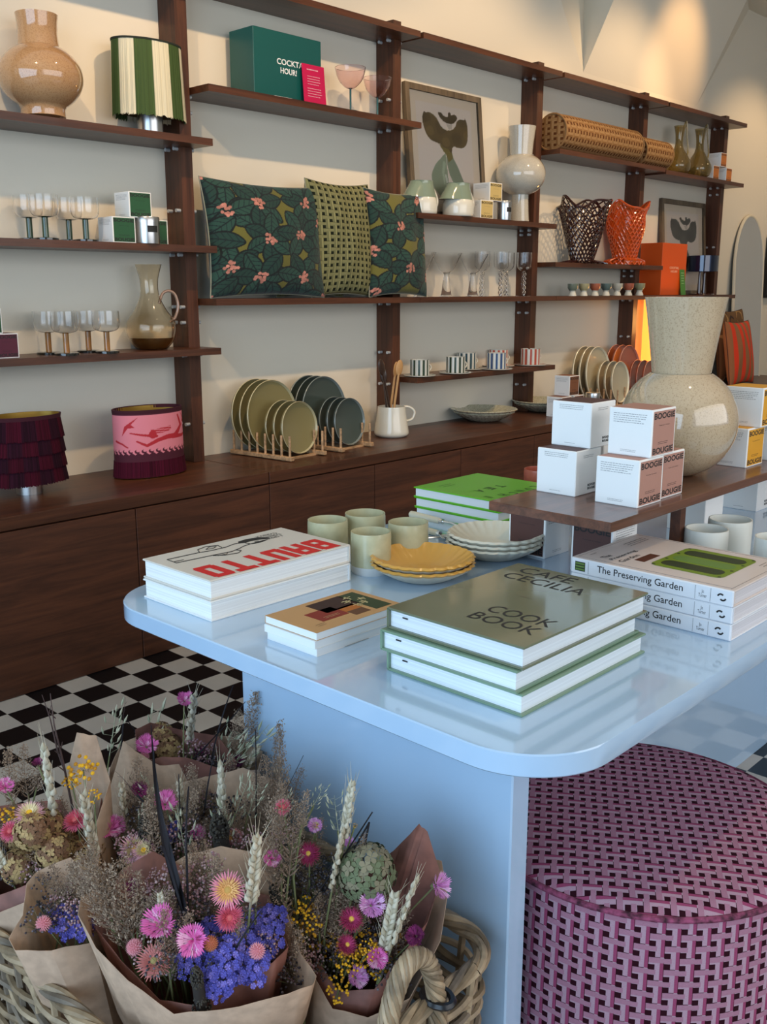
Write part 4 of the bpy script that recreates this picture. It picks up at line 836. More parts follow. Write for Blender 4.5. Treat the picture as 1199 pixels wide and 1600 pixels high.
cushion('red and brown striped cushion leaning on the vine cushion', .38, .44, .12, FAB, redstripe, (6.67, 2.88, CZ+.004), .16, 0, 110, piping=M('dark_piping'))
Lm = GY(1198, 600, 3.06); t = thing('arched_mirror', 'tall arched mirror with a thin cream frame leaning by the cushions', 'mirror', (7.23, 3.10, CZ)); t.rotation_euler = (-.045, 0, 0)
mw = .24; mh = 1.10-mw+.03
def arch(w_, h_, y): return [(-w_, y, 0)]+[(-w_*math.cos(k/20*PI), y, h_+1.55*w_*math.sin(k/20*PI)) for k in range(21)]+[(w_, y, 0)]
a_ = arch(mw, mh-.10, -.006); b = MB(); b.add(a_, [tuple(range(len(a_)))[::-1]]); part('mirror_glass', b, M('mirror_silver', (.85, .85, .85), .03, 1), t, False)
part('frame', MB().tube([(p[0], 0, p[2]) for p in arch(mw+.006, mh-.10, 0)], .011, 8), M('cream_frame', (.72, .65, .50), .5), t)
b = MB(); o2 = [(p[0], .0, p[2]) for p in a_]+[(p[0], .012, p[2]) for p in a_]; n_ = len(a_); b.add(o2, [tuple(range(n_, 2*n_))]+[(i, (i+1) % n_, n_+(i+1) % n_, n_+i) for i in range(n_)]); part('backing', b, DKV, t, False)
g = GY(1199, 420, 3.14); t = thing('wall_picture', 'dark grey green picture on the wall behind the mirror', 'picture', (float(g[0])+.30, 3.15, 1.15)); b = MB(); b.box((0, 0, .22), (.56, .02, .44)); part('panel', b, M('slate_panel', (.05, .065, .05), .5), t, False)
b = MB()
for dx, dz, sx_, sz_ in ((0, 0, .58, .016), (0, .44, .58, .016), (-.285, .22, .016, .44), (.285, .22, .016, .44)): b.box((dx, -.004, dz), (sx_, .026, sz_))
part('picture_frame', b, BLACK, t, False)
# ================================================================== THE BLUE TABLE
TZ = .74; TX0, TX1, TY0, TY1 = .745, 2.85, .478, 1.312
t = thing('display_table', 'pale blue lacquered display table with rounded corners and slab legs', 'table', ((TX0+TX1)/2, (TY0+TY1)/2, 0)); cx, cy = t.location.x, t.location.y
def rrect(x0, x1, y0, y1, r, n=14):
    p = []
    for (ax, ay, a0) in ((x1-r, y0+r, -PI/2), (x1-r, y1-r, 0), (x0+r, y1-r, PI/2), (x0+r, y0+r, PI)):
        for k in range(n+1): a = a0+PI/2*k/n; p.append((ax+r*math.cos(a), ay+r*math.sin(a)))
    return p
b = MB(); b.prism([(x-cx, y-cy) for x, y in rrect(TX0, TX1, TY0, TY1, .105)], TZ-.026, TZ, .0016); part('table_top', b, TBL, t, ang=25)
LY0, LY1 = .634, 1.158
b = MB(); b.box((.919-cx, (LY0+LY1)/2-cy, (TZ-.0265)/2), (.037, LY1-LY0, TZ-.0265), bev=.002); part('leg_panel', b, TBL, t, False)
b = MB(); b.box((2.68-cx, (LY0+LY1)/2-cy, (TZ-.0265)/2), (.037, LY1-LY0, TZ-.0265), bev=.002); part('leg_panel', b, TBL, t, False)
b = MB(); b.box(((.938+2.661)/2-cx, .945-cy, (TZ-.0265)/2), (2.661-.938-.001, .034, TZ-.0265), bev=.001); part('spine_panel', b, TBL, t, False)
# ------------------------------------------------------------------ books
def book(name, label, x0, x1, y0, y1, z, tk, cov, pages=PAPER, spine='N', ov=.003, board=.0028, group=None, rz=0, cat='book', top=None):
    cx, cy = (x0+x1)/2, (y0+y1)/2; W, D = x1-x0, y1-y0; t = thing(name, label, cat, (cx, cy, z), rz, group)
    b = MB(); b.box((0, 0, board/2), (W, D, board), bev=.0008); b.box((0, 0, tk-board/2), (W, D, board), bev=.0008)
    d = {'N': ((0, D/2-board/2, tk/2), (W, board, tk-board)), 'E': ((W/2-board/2, 0, tk/2), (board, D, tk-board)), 'W': ((-W/2+board/2, 0, tk/2), (board, D, tk-board))}[spine]; b.box(*d)
    part('cover', b, cov, t, False)
    e = {'N': (-ov, -ov, -ov, 0), 'E': (-ov, 0, -ov, -ov), 'W': (0, -ov, -ov, -ov)}[spine]
    X0, X1, Y0, Y1 = -W/2+(ov if spine != 'W' else board), W/2-(ov if spine != 'E' else board), -D/2+ov, D/2-(ov if spine != 'N' else board)
    b = MB(); b.box(((X0+X1)/2, (Y0+Y1)/2, tk/2), (X1-X0, Y1-Y0, tk-2*board)); part('page_block', b, pages, t, False); return t
def flat(t, W, D, z, mat, name, x=0, y=0, th=.0004, rz=0): b = MB(); b.box((x, y, z+th/2), (W, D, th), rz); return part(name, b, mat, t, False)
RU = (0, 0, PI); RN = (0, 0, 0); RE = (0, 0, -PI/2)
CREAM = M('cream_cover', (.66, .62, .55), .45, coat=.1); REDI = M('red_ink', (.62, .012, .012), .5); GLS = M('glossy_white_cover', (.78, .80, .80), .3, coat=.4)
b1 = book('hardback_book', 'cream hardback at the bottom of the two book stack with red capitals', .792, 1.070, 1.084, 1.254, TZ, .030, GLS, spine='E', group='cream hardbacks with red capitals')
b2 = book('hardback_book', 'cream hardback lettered BRUTTO in red, topmost of its stack', .795, 1.073, 1.087, 1.257, TZ+.0301, .030, CREAM, spine='E', group='cream hardbacks with red capitals')
# blocky capitals drawn as bars on the cover (read from the far side of the table)
def block_letters(t, word, x0, x1, y0, y1, z, mat, st=.008):
    q_ = 0; b = MB(); n = len(word); w_ = (x1-x0)/n; g = w_*.14; H = y1-y0
    SEG = {'B': [(0, 0, 0, 1), (0, 1, .85, 1), (0, .5, .85, .5), (0, 0, .85, 0), (1, .1, 1, .42), (1, .58, 1, .9)], 'R': [(0, 0, 0, 1), (0, 1, .85, 1), (0, .5, .85, .5), (1, 0, 1, .42), (1, .58, 1, .9)],
           'U': [(0, .1, 0, 1), (1, .1, 1, 1), (.12, 0, .88, 0)], 'T': [(0, 1, 1, 1), (.5, 0, .5, 1)], 'O': [(0, .1, 0, .9), (1, .1, 1, .9), (.12, 0, .88, 0), (.12, 1, .88, 1)]}
    for i, ch in enumerate(word):
        for (a, c, d, e) in SEG[ch]:
            ax, ay = i*w_+g/2+st/2+a*(w_-g-st), st/2+c*(H-st); bx, by = i*w_+g/2+st/2+d*(w_-g-st), st/2+e*(H-st)
            # rotated half a turn: text runs towards -X with its top towards -Y
            X, Y = x1-(ax+bx)/2, y1-(ay+by)/2; q_ += 1; b.box((X, Y, z+.0002+.00002*q_), (abs(ax-bx)+st*(1.0), abs(ay-by)+st*(1.0), .0004))
    part('lettering', b, mat, t, False)
block_letters(b2, 'BRUTTO', -.126, .126, -.080, -.018, .030, REDI, .0125)
text('A (SIMPLE)\nFLORENTINE\nCOOKBOOK', .045, .030, BLACK, b2, (.085, .050, .0304), RU, name='fine_print')
b = MB()
def ink(pts, w_): 
    pts = [(p[0], p[1], .0303) for p in pts]; b.tube(pts, w_, 4)
ink([(-.118, .026), (-.117, .052), (-.062, .050), (-.040, .046)], .0008); ink([(-.118, .026), (-.060, .022), (-.020, .018), (.0, .024)], .0008); ink([(-.117, .034), (-.10, .033)], .0007); ink([(-.040, .046), (-.010, .046), (.010, .052), (.030, .050)], .0008); ink([(0, .024), (.012, .030), (.030, .034)], .0008)
ink([(-.058, .050), (-.050, .066), (-.030, .072), (-.012, .064), (-.015, .050)], .0008); ink([(-.04, .058), (-.028, .066), (-.018, .060), (-.03, .054), (-.04, .058)], .0007)
ink([(-.055, .020), (-.040, .008), (-.018, .004), (-.006, .012), (-.010, .022)], .0008); ink([(-.05, .014), (-.035, .012), (-.028, .018)], .0007)
b.prism([(.018, .050), (.026, .060), (.045, .063), (.066, .058), (.076, .048), (.078, .038), (.062, .044), (.044, .048), (.030, .046)], .0301, .0305)
b.prism([(.028, .034), (.036, .030), (.052, .030), (.070, .036), (.060, .038), (.044, .037)], .0301, .0305)
ink([(.030, .034), (.028, .042), (.030, .050)], .0007); ink([(.044, .040), (.048, .041), (.052, .040)], .0006)
part('line_drawing', b, BLACK, b2, False)
# three small paperbacks
KC = M('kraft_cover', (.50, .29, .125), .55); kl = ['bottom', 'middle', 'topmost']
for k in range(3):
    t = book('small_paperback', 'small tan covered paperback, %s of the stack of three' % kl[k], .803-.003*(k == 1), .968, .876, .974+.002*k, TZ+.0109*k, .0107, KC if k == 2 else M('white_paper_cover', (.76, .78, .78), .6), M('white_pages', (.74, .77, .79), .7), spine='N', ov=.0006, board=.0006, group='small tan paperbacks')
    flat(t, .045, .0008, .0004, M('grey_glue_mark', (.35, .35, .33), .6), 'glue_mark', -.01, -.049)
for (x, y, W, D, c, nm) in ((.012, .018, .062, .044, (.035, .012, .008), 'dark_brown_patch'), (.0, -.020, .0, .0, (0, 0, 0), ''), (-.022, -.006, .048, .038, (.22, .022, .012), 'red_patch'), (.056, .0, .030, .078, (.028, .05, .018), 'green_patch'), (.018, -.009, .030, .020, (.42, .13, .02), 'orange_patch'), (.018, -.028, .028, .018, (.12, .05, .02), 'brown_patch')):
    if nm: flat(t, W, D, .0107, M(nm, c, .6), nm, x, y)
b = MB(); rr = random.Random(6)
for gx, gy in ((.046, .022), (.058, .008), (.034, .012), (.050, -.006), (.036, -.008)):
    for q in range(6):
        if q % 2: b.box((gx+rr.uniform(-.004, .004), gy+rr.uniform(-.005, .005), .0113), (.0012, .009, .0002))
        else: b.box((gx+rr.uniform(-.004, .004), gy+rr.uniform(-.005, .005), .0113), (.009, .0012, .0002))
part('lettering', b, M('gold_cream_ink', (.6, .5, .25), .5), t, False); lines(t, 2, .03, .004, .0008, (-.02, -.014, .0112), RN, M('gold_cream_ink')); lines(t, 2, .018, .005, .0008, (-.055, -.030, .0112), RN, BLACK)
# three green cookbooks
SG = M('sage_cover', (.135, .155, .095), .14, coat=.45); SGE = M('sage_cloth', (.17, .27, .18), .4, coat=.5); WRAP = M('page_edges_wrapped', (.74, .80, .84), .22, noise=(1, .10, (3, 3, 600)), coat=.8); zc = TZ; kl = ['bottom', 'middle', 'topmost']
for k in range(3):
    dx, dy, rz = [(0, 0, 0), (-.006, .006, .010), (0, 0, 0)][k]
    t = book('cookbook', 'sage green shrink wrapped cookbook, %s of the stack of three' % kl[k], .833+dx, 1.106+dx, .577+dy, .781+dy, zc, .0272, SG if k == 2 else SGE, WRAP, 'N', .0045, .003, 'sage cookbooks', rz); zc += .0274
    flat(t, .0008, .008, .0, BLACK, 'page_mark', -.133, .075).location = (0, 0, .017); t.children[-1].scale = (1, 1, 4)
zt_ = .0274
text('COOK', .092, .026, BLACK, t, (-.052, -.038, .0274), RE, 0); text('BOOK', .094, .026, BLACK, t, (-.086, -.038, .0274), RE, 0)
text('CAFE', .085, .026, BLACK, t, (.112, .036, .0274), RE, 0); text('CECILIA', .125, .026, BLACK, t, (.078, .018, .0274), RE, 0); lines(t, 1, .025, .004, .0008, (.010, -.0, .0274), RE, BLACK)
# three preserving garden books
GP = M('pale_pink_cover', (.66, .58, .54), .4, coat=.2); SPW = M('white_spine', (.72, .74, .78), .35, coat=.3); LV = M('lime_green', (.16, .24, .015), .5); DG2 = M('dark_leaf', (.02, .035, .008), .5); MG = M('mid_green', (.12, .22, .04), .5)
for k in range(3):
    t = book('garden_book', 'white hardback with The Preserving Garden on its spine, %s of three' % kl[k], 1.222+.002*(k == 1), 1.415, .514, .766, TZ+.0237*k, .0235, GP if k == 2 else SPW, M('book_pages_grey', (.60, .58, .60), .8, noise=(1, .15, (3, 3, 700))), 'W', .003, .0025, 'preserving garden books')
    o = MB(); o.box((-.0966, 0, .01175), (.0035, .2515, .0232), bev=.0015); part('spine', o, SPW, t, False)
    sx = -.0985
    text('The Preserving Garden', .135, .0135, BLACK, t, (sx, .0135, .0118), RL, .006)
    text('Jo\nTurner', .012, .011, BLACK, t, (sx, -.083, .0118), (PI/2, 0, -PI/2), 0)
    for y in (-.072, -.094, .096): b = MB(); b.box((sx, y, .0118), (.0003, .0005, .019)); part('spine_rule', b, GREY, t, False)
    b = MB(); b.box((sx, .110, .0118), (.0004, .017, .014)); part('spine_emblem_ground', b, DG2, t, False)
    b = MB(); [b.box((sx-.0004, .110, .0075+.0043*q), (.0004, .015, .0022)) for q in range(3)]; part('spine_emblem', b, MG, t, False)
    b = MB(); b.tube([(sx, -.1085+.0042*math.cos(a), .012+.0042*math.sin(a)) for a in [.3+q*.35 for q in range(7)]], .0012, 6); b.tube([(sx, -.1115-.0042*math.cos(a), .012-.0042*math.sin(a)) for a in [.3+q*.35 for q in range(7)]], .0012, 6); part('publisher_mark', b, BLACK, t, False)
z9 = .0235
for k, (s_, w_) in enumerate((('The', .022), ('Preserving', .072), ('Garden', .052))): text(s_, w_, .0095, BLACK, t, (-.073+w_/2, .088-.0148*k, z9+.0003), RN, .004)
b = MB()
for d_ in ((0, .119, .182, .0006), (0, -.119, .182, .0006)): b.box((d_[0], d_[1], z9+.0003), (d_[2], d_[3], .0003))
for d_ in ((-.088, 0), (.090, 0)): b.box((d_[0], 0, z9+.0003), (.0006, .238, .0003))
part('cover_border', b, M('grey_rule', (.30, .26, .25), .6), t, False)
lines(t, 3, .060, .006, .0012, (.050, .105, z9+.0003), RN, BLACK, seed=4); lines(t, 1, .02, .006, .001, (-.06, .110, z9+.0003), RN, BLACK, seed=5); lines(t, 2, .03, .006, .001, (.06, -.100, z9+.0003), RN, BLACK, seed=6)
flat(t, .048, .016, z9, M('brown_strip', (.09, .025, .012), .6), 'brown_strip', -.036+.01, .040)
b = MB(); b.prism([(x, y) for x, y in rrect(-.055, .070, -.088, .022, .012, 6)], z9+.0003, z9+.0007); part('tin_drawing', b, LV, t, False)
b = MB(); [b.prism([(x, y) for x, y in rrect(-.044+.036*q, -.016+.036*q, -.080, .013, .012, 6)], z9+.0007, z9+.0010) for q in (0, 2)]; part('gherkin_drawing', b, DG2, t, False)
b = MB(); [b.prism([(x, y) for x, y in rrect(-.044+.036*q, -.016+.036*q, -.080, .013, .012, 6)], z9+.0007, z9+.0010) for q in (1,)]; part('gherkin_drawing', b, MG, t, False)
b = MB(); [b.lathe([(.0025, 0), (.0025, .0003), (0, .0003)], 10, c=(x, y, z9+.0007)) for x in (-.050, -.010, .027, .064) for y in (-.083, .017)]; part('dot_drawing', b, DG2, t, False)
# three green books
LG = M('vivid_green_cover', (.115, .47, .008), .35, coat=.2)
for k in range(3):
    t = book('lunch_book', 'vivid green hardback, %s of the stack of three' % kl[k], 1.490-.002*k, 1.700, 1.096+.004*k, 1.318, TZ+.0212*k, .0210, LG, M('white_pages2', (.74, .74, .76), .7), 'E', .0035, .0025, 'vivid green hardbacks')
DGI = M('dark_green_ink', (.008, .06, .006), .5)
def rl(s_, w_, h_, x, y, rz): text(s_, w_, h_, DGI, t, (x, y, .0213), (0, 0, PI+rz), .02)
for i, ch in enumerate('LUNCH'): rl(ch, .014, .022, .062-i*.027, -.078-[0, 4, 1, 5, 0][i]*.0012, [.1, -.15, .2, -.1, .15][i])
for i, ch in enumerate('TEA'): rl(ch, .018, .022, .020-i*.034, -.020, [.1, .0, -.1][i])
rl('//', .014, .020, -.085, -.070, .2); lines(t, 2, .04, .012, .002, (-.05, .06, .0213), RU, DGI)
# ------------------------------------------------------------------ mugs
CELA = M('pale_olive_glaze', (.50, .47, .29), .25, coat=.5, noise=(60, .06)); BISQ = M('white_bisque', (.70, .70, .68), .7)
def tumbler(name, label, x, y, r, h, top, base=None, group=None, z=TZ, zr=.2):
    t = thing(name, label, 'cup', (x, y, z), 0, group); zb = h*zr if base else 0
    if base: part('unglazed_base', MB().lathe([(0, 0), (r*.93, 0), (r*.985, .004), (r, zb), (0, zb)], 48), base, t)
    p = [(r, zb), (r*1.0, h*.9), (r*.985, h), (r*.93, h), (r*.91, h*.9), (r*.91, zb+.004), (0, zb+.004)]
    if not base: p = [(0, 0), (r*.94, 0)]+[(r*.99, .005)]+p[1:]
    part('body', MB().lathe(p, 48), top, t, ang=50); return t
MP = [(513, 872, 'leftmost of the four, behind the red lettered book'), (571, 860, 'hindmost of the four'), (580, 893, 'frontmost of the four, beside the yellow bowls'), (638, 876, 'rightmost of the four')]
for x, y, l in MP:
    g = G(x, y, TZ); s_ = px(g); tumbler('tumbler', 'pale olive glazed tumbler with white base, '+l, float(g[0]), float(g[1]), 31.5*s_, .070, CELA, BISQ, 'pale olive tumblers')
WC = M('chalk_white_glaze', (.68, .67, .60), .35, coat=.3)
for x, y, r, l in [(1100, 890, 33, 'nearest the garden books'), (1137, 873, 33, 'the taller looking one behind'), (1208, 906, 32, 'cut by the right edge of the photo')]:
    g = G(x, y, TZ); s_ = px(g); tumbler('tumbler', 'chalky white tumbler, '+l, float(g[0]), float(g[1]), r*s_, .072, WC, None, 'chalky white tumblers')
g = G(828, 778, TZ); g = (1.86, 1.19, TZ); tumbler('tumbler', 'terracotta red tumbler behind the white candle boxes', 1.80, 1.22, .036, .072, M('terracotta_red_glaze', (.42, .10, .06), .3, coat=.4), None)
# scalloped plates
MUST = M('mustard_glaze', (.62, .33, .065), .3, coat=.3); IVO = M('ivory_glaze', (.68, .66, .54), .3, coat=.3); CLAY = M('raw_clay_rim', (.62, .56, .45), .6)
g = G(660, 925, TZ); s_ = px(g); GX_, GY_ = float(g[0]), float(g[1])
gx, gy = 1.165, 1.012
for k in range(2): flutebowl('scalloped_plate', 'mustard yellow scalloped dish, %s of the pair' % ['lower', 'upper'][k], (gx, gy, TZ+.010*k), .083, .026, MUST, CLAY, 26, .045, 'plate', 'mustard scalloped dishes', 0)
for k in range(3): flutebowl('scalloped_plate', 'ivory scalloped dish, %s of the three' % ['lowest', 'middle', 'topmost'][k], (1.352+.002*k, 1.008, TZ+.008*k), .083, .026, IVO, CLAY, 26, .045, 'plate', 'ivory scalloped dishes', 0)
# cutlery
CH = M('polished_cutlery_steel', (.65, .65, .63), .12, 1); BONE = M('cream_handle', (.62, .57, .42), .35, coat=.4)
def cutlery(kind, label, p0, p1, handle=True):
    p0, p1 = Vector(p0), Vector(p1); d = p1-p0; L = d.length; t = thing(kind, label, kind, p0, math.atan2(d.y, d.x))
    t.rotation_euler = (0, -math.asin(d.z/L), math.atan2(d.y, d.x))
    if handle: part('handle', MB().tube([(0, 0, 0), (L*.02, 0, 0), (L*.25, 0, 0), (L*.44, 0, 0)], [.004, .0075, .007, .006], 12), BONE, t)
    part('ferrule', MB().tube([(L*.44, 0, 0), (L*.48, 0, 0)], .0058, 12), CH, t)
    if kind == 'fork':
        b = MB(); b.tube([(L*.48, 0, 0), (L*.60, 0, .001), (L*.70, 0, -.002)], [.003, .002, .003], 8)
        b.prism([(L*.69, -.004), (L*.76, -.011), (L*.80, -.011), (L*.80, .011), (L*.76, .011), (L*.69, .004)], -.003, -.0015)
        for q in range(4): y = -.0095+q*.00633; b.tube([(L*.79, y, -.002), (L*.90, y, -.004), (L, y*.95, .004)], [.0016, .0014, .0008], 6)
        part('fork_head', b, CH, t)
    elif kind == 'knife':
        b = MB(); b.prism([(L*.46, -.004), (L*.55, -.010), (L*.92, -.010), (L, .004), (L*.98, .008), (L*.46, .006)], -.0008, .0008); part('blade', b, CH, t)
    else:
        b = MB(); b.tube([(L*.48, 0, 0), (L*.75, 0, 0)], [.0032, .0022], 8); vs = []
        for i in range(7):
            for j in range(16): r = i/6; a = 2*PI*j/16; vs.append((L*.87+L*.13*r*math.cos(a), .018*r*math.sin(a), -.007*(1-r*r)+.001))
        b.add(vs, [(i*16+j, i*16+(j+1) % 16, (i+1)*16+(j+1) % 16, (i+1)*16+j) for i in range(6) for j in range(16)]); part('spoon_bowl', b, CH, t)
def tg(x, y, z): g = G(x, y, z); return (float(g[0]), float(g[1]), z)
cutlery('fork', 'fork with cream handle lying beside the vivid green books', tg(641, 803, .756), tg(752, 829, .757))
cutlery('knife', 'knife with broad steel blade lying behind the scalloped dishes', tg(640, 822, .748), tg(744, 848, .7445))
cutlery('spoon', 'steel spoon lying beside the rightmost olive tumbler', tg(634, 842, .7475), tg(706, 839, .7475))
# folded pale cloth under the cutlery
b = MB(); n1 = 14; P0, P1, P2, P3 = tg(625, 845, TZ+.001), tg(742, 856, TZ+.001), tg(790, 838, TZ+.001), tg(660, 800, TZ+.001)
vs = []
for i in range(n1):
    for j in range(n1):
        u, v = i/(n1-1), j/(n1-1); p = [(P0[k]*(1-u)+P1[k]*u)*(1-v)+(P3[k]*(1-u)+P2[k]*u)*v for k in range(3)]; vs.append((p[0], p[1], TZ+.0012+.0012*math.sin(u*7)*math.sin(v*5+1)+.0012))
# ------------------------------------------------------------------ riser board and what stands on and under it
RZ, RT_ = .875, .0150; RX0, RX1, RY0, RY1 = 1.214, 2.62, .698, .918
t = thing('riser_shelf', 'raised dark wooden board standing on the blue table', 'riser', ((RX0+RX1)/2, (RY0+RY1)/2, TZ)); cx, cy = t.location.x, t.location.y
b = MB(); b.box((0, 0, RZ-TZ-RT_/2), (RX1-RX0, RY1-RY0, RT_), bev=.0012); part('board', b, M('riser_walnut', (.125, .048, .026), .3, wood=(2.2, 40, 50), coat=.35), t, False)
for x in (1.50, 2.05, 2.5):
    for y in (-.07, .07): b = MB(); b.box((x-cx, y, (RZ-TZ-RT_)/2), (.018, .018, RZ-TZ-RT_-.0002)); part('support', b, WOODF, t, False)
DBR = ('cocoa_print', (.085, .034, .028)); PKB = ('dusty_pink_print', (.42, .22, .17)); AMB = ('amber_yellow_print', (.68, .32, .02))
def nb(label, px0, py0, z, col, scheme, group, w=.0745, h=.0735, rz=0):   # placed by its near bottom corner
    g = G(px0, py0, z); candle_box(label, (float(g[0])+w/2, float(g[1])+w/2, z), w, h, *col, scheme, rz, group)
bh_ = .0740
nb('white candle box with cocoa lid, lower left on the riser', 898.4, 776.9, RZ, DBR, 'P', 'cocoa lidded candle boxes')
nb('white candle box with cocoa lid, lower right and mostly hidden', 941, 757, RZ, DBR, 'P', 'cocoa lidded candle boxes')
nb('white candle box with cocoa lid, stacked on the other cocoa lidded two', 922, 701.6, RZ+bh_, DBR, 'P', 'cocoa lidded candle boxes')
nb('dusty pink candle box, lower left with its white side showing', 995.9, 794.8, RZ, PKB, 'F', 'dusty pink candle boxes')
nb('dusty pink candle box, lower right touching the big vase', 1031.5, 781, RZ, PKB, 'F', 'dusty pink candle boxes')
nb('dusty pink candle box, stacked on the other two', 1016.5, 716.5, RZ+bh_, PKB, 'F', 'dusty pink candle boxes')
nb('amber yellow candle box, lower one right of the vase', 1165.3, 731.8, RZ, AMB, 'F', 'amber yellow candle boxes')
nb('amber yellow candle box, stacked at the right edge of the photo', 1189.2, 668.6, RZ+bh_, AMB, 'F', 'amber yellow candle boxes')
nb('amber yellow candle box, lower one cut by the right edge', 1203, 720, RZ, AMB, 'F', 'amber yellow candle boxes')
# cocoa boxes under the riser
nb('cocoa brown fronted candle box under the riser beside the green books', 851, 874, TZ, DBR, 'S', 'cocoa boxes under the riser', .078, .088)
nb('cocoa brown fronted candle box under the front corner of the riser', 955, 905, TZ, DBR, 'S', 'cocoa boxes under the riser', .078, .088)
nb('white sided candle box deep under the riser, behind the white tumblers', 1100, 835, TZ, DBR, 'P', 'cocoa boxes under the riser', .078, .088)
nb('white sided candle box under the riser at the right edge', 1182, 800, TZ, DBR, 'P', 'cocoa boxes under the riser', .078, .088)
# big speckled vase
SPV = speck('big_speckled_glass', (.52, .40, .26), (.37, .265, .155), 380, .04, .45)
L = G(1062, 742, RZ); vx, vy = 1.632, .815; t = thing('big_vase', 'very large beige speckled glass vase with globe body and flared neck', 'vase', (vx, vy, RZ)); s_ = px((vx, vy, 1.0))
def zz_(y): return zax(vx, vy, y)-RZ
pts = [(30, 748), (62, 735), (84, 700), (89, 655), (78, 612), (52, 582)]
P1 = [(.0, .0), (.022, 0)]; R_ = 90*s_; zcen = zz_(658); zt0 = zz_(585); pr = []
zr_ = max(zcen/math.cos(.30), (zt0-zcen)/math.cos(math.asin(.51))); P2 = [(R_*math.sin(q), zcen-zr_*math.cos(q)) for q in [.31+k*(PI-.535-.31)/40 for k in range(41)]]; P2 = [(r_, max(.0005, z_)) for r_, z_ in P2]; zt0 = P2[-1][1]
part('globe_body', MB().lathe(P1+P2, 72), SPV, t, ang=60)
P3 = [(44.5*s_, zt0), (50*s_, zz_(540)), (57*s_, zz_(490)), (61.5*s_, zz_(464))]; P3 = smooth_prof(P3, 3)
part('flared_neck', MB().lathe(P3+[(r-.004, z) for r, z in P3[::-1]], 72), SPV, t, ang=60)
# ================================================================== POUF
PX_, PY_, PR, PH = 1.22, .63, .243, .45
t = thing('pouf', 'round pink woven pouf tucked under the table', 'pouf', (PX_, PY_, 0))
WV = lambda n, sx, sy: weave('pink_basket_weave_'+n, 500, (.34, .065, .15), (.028, .002, .008), (.50, .32, .40), sx, sy, .003)
cir = 2*PI*PR
raster('side_cover', lambda U, V: np.ones(U.shape+(3,)), 97, 24, lambda U, V: ((PR+.004*np.sin(PI*V))*np.cos(2*PI*U), (PR+.004*np.sin(PI*V))*np.sin(2*PI*U), .01+V*(PH-.025)), WV('side', round(cir/.019/2)*2, (PH-.025)/.033), t)
b_ = raster('top_cover', lambda U, V: np.ones(U.shape+(3,)), 97, 24, lambda U, V: (PR*(V*.992+1e-4)*np.cos(2*PI*U), PR*(V*.992+1e-4)*np.sin(2*PI*U), PH-.012+.012*np.sqrt(np.clip(1-V**6, 0, 1))), WV('top', 2*PR/.019, 2*PR/.033), t)
me = b_.data; uv = me.uv_layers[0].data
for l in me.loops: c = me.vertices[l.vertex_index].co; uv[l.index].uv = (.5+(c.x*.83+c.y*.55)/(2*PR), .5+(-c.x*.55+c.y*.83)/(2*PR))
part('seam_piping', MB().tube([((PR+.001)*math.cos(k/80*2*PI), (PR+.001)*math.sin(k/80*2*PI), PH-.015) for k in range(81)], .0042, 8), M('pink_piping', (.17, .035, .075), .85, bump=(300, .5), noise=(90, .8)), t)
part('base_disc', MB().lathe([(0, 0), (PR-.01, 0), (PR-.01, .012), (0, .012)], 48), BLACK, t)
# ================================================================== WICKER BASKET
BX0, BX1, BY0, BY1, BZ = .452, .868, .622, 1.235, .405
wick = [M('willow_pale', (.34, .25, .155), .55, noise=(30, .35)), M('willow_mid', (.22, .155, .09), .55, noise=(30, .35)), M('willow_grey', (.16, .125, .09), .6, noise=(30, .35))]
t = thing('wicker_basket', 'big square wicker basket full of wrapped dried flowers', 'basket', ((BX0+BX1)/2, (BY0+BY1)/2, 0)); bcx, bcy = t.location.x, t.location.y
rr = random.Random(12)
def ring(off, n=160, shrink=0.0):
    p = rrect(BX0-off+shrink, BX1+off-shrink, BY0-off+shrink, BY1+off-shrink, .055, 8); out = []
    L_ = [0]
    for i in range(len(p)): q = p[(i+1) % len(p)]; L_.append(L_[-1]+math.dist(p[i], q))
    for k in range(n+1):
        s_ = L_[-1]*k/n; i = min(max(0, next((j for j in range(len(L_)-1) if L_[j+1] >= s_-1e-9), len(p)-1)), len(p)-1); f_ = (s_-L_[i])/max(1e-9, L_[i+1]-L_[i]); a, q = p[i], p[(i+1) % len(p)]
        dx, dy = q[0]-a[0], q[1]-a[1]; l = math.hypot(dx, dy) or 1; out.append((a[0]+dx*f_-bcx, a[1]+dy*f_-bcy, dy/l, -dx/l))
    return out
n = 220; rg = ring(0, n, 0)
b = MB()
for k in range(30):                                             # horizontal woven willow
    z = .02+k*.0122; tp_ = 1-.10*(1-z/BZ); b.cur = rr.choice([0, 1, 1, 2]); pts = []
    for i, (x, y, nx, ny) in enumerate(rg):
        o_ = .0050*math.sin(i/n*PI*30+(k % 2)*PI)+rr.uniform(-.0004, .0004); pts.append((x*tp_+nx*o_, y*tp_+ny*o_, z+.002*math.sin(i*.35+k)))
    b.tube(pts, .0046, 6, False)
part('woven_wall', b, wick, t)
b = MB()
for i in range(0, n, 5):
    x, y, nx, ny = rg[i]; b.cur = rr.choice([0, 1, 2]); b.tube([(x*.9, y*.9, .005), (x*.99, y*.99, BZ*.9), (x, y, BZ)], .0050, 6)
part('stakes', b, wick, t)
b = MB()
for j in range(5):                                              # twisted rim bundle
    b.cur = j % 3; pts = []
    for i, (x, y, nx, ny) in enumerate(rg): a = i/n*PI*26+j*2*PI/5; q = .0065; pts.append((x+nx*(q*math.cos(a)), y+ny*(q*math.cos(a)), BZ+.004+q*math.sin(a)))
    b.tube(pts, .0050, 7, False)
part('rim', b, wick, t)
b = MB(); b.box((0, 0, .008), ((BX1-BX0)*.88, (BY1-BY0)*.88, .012)); part('base', b, wick[2], t, False)
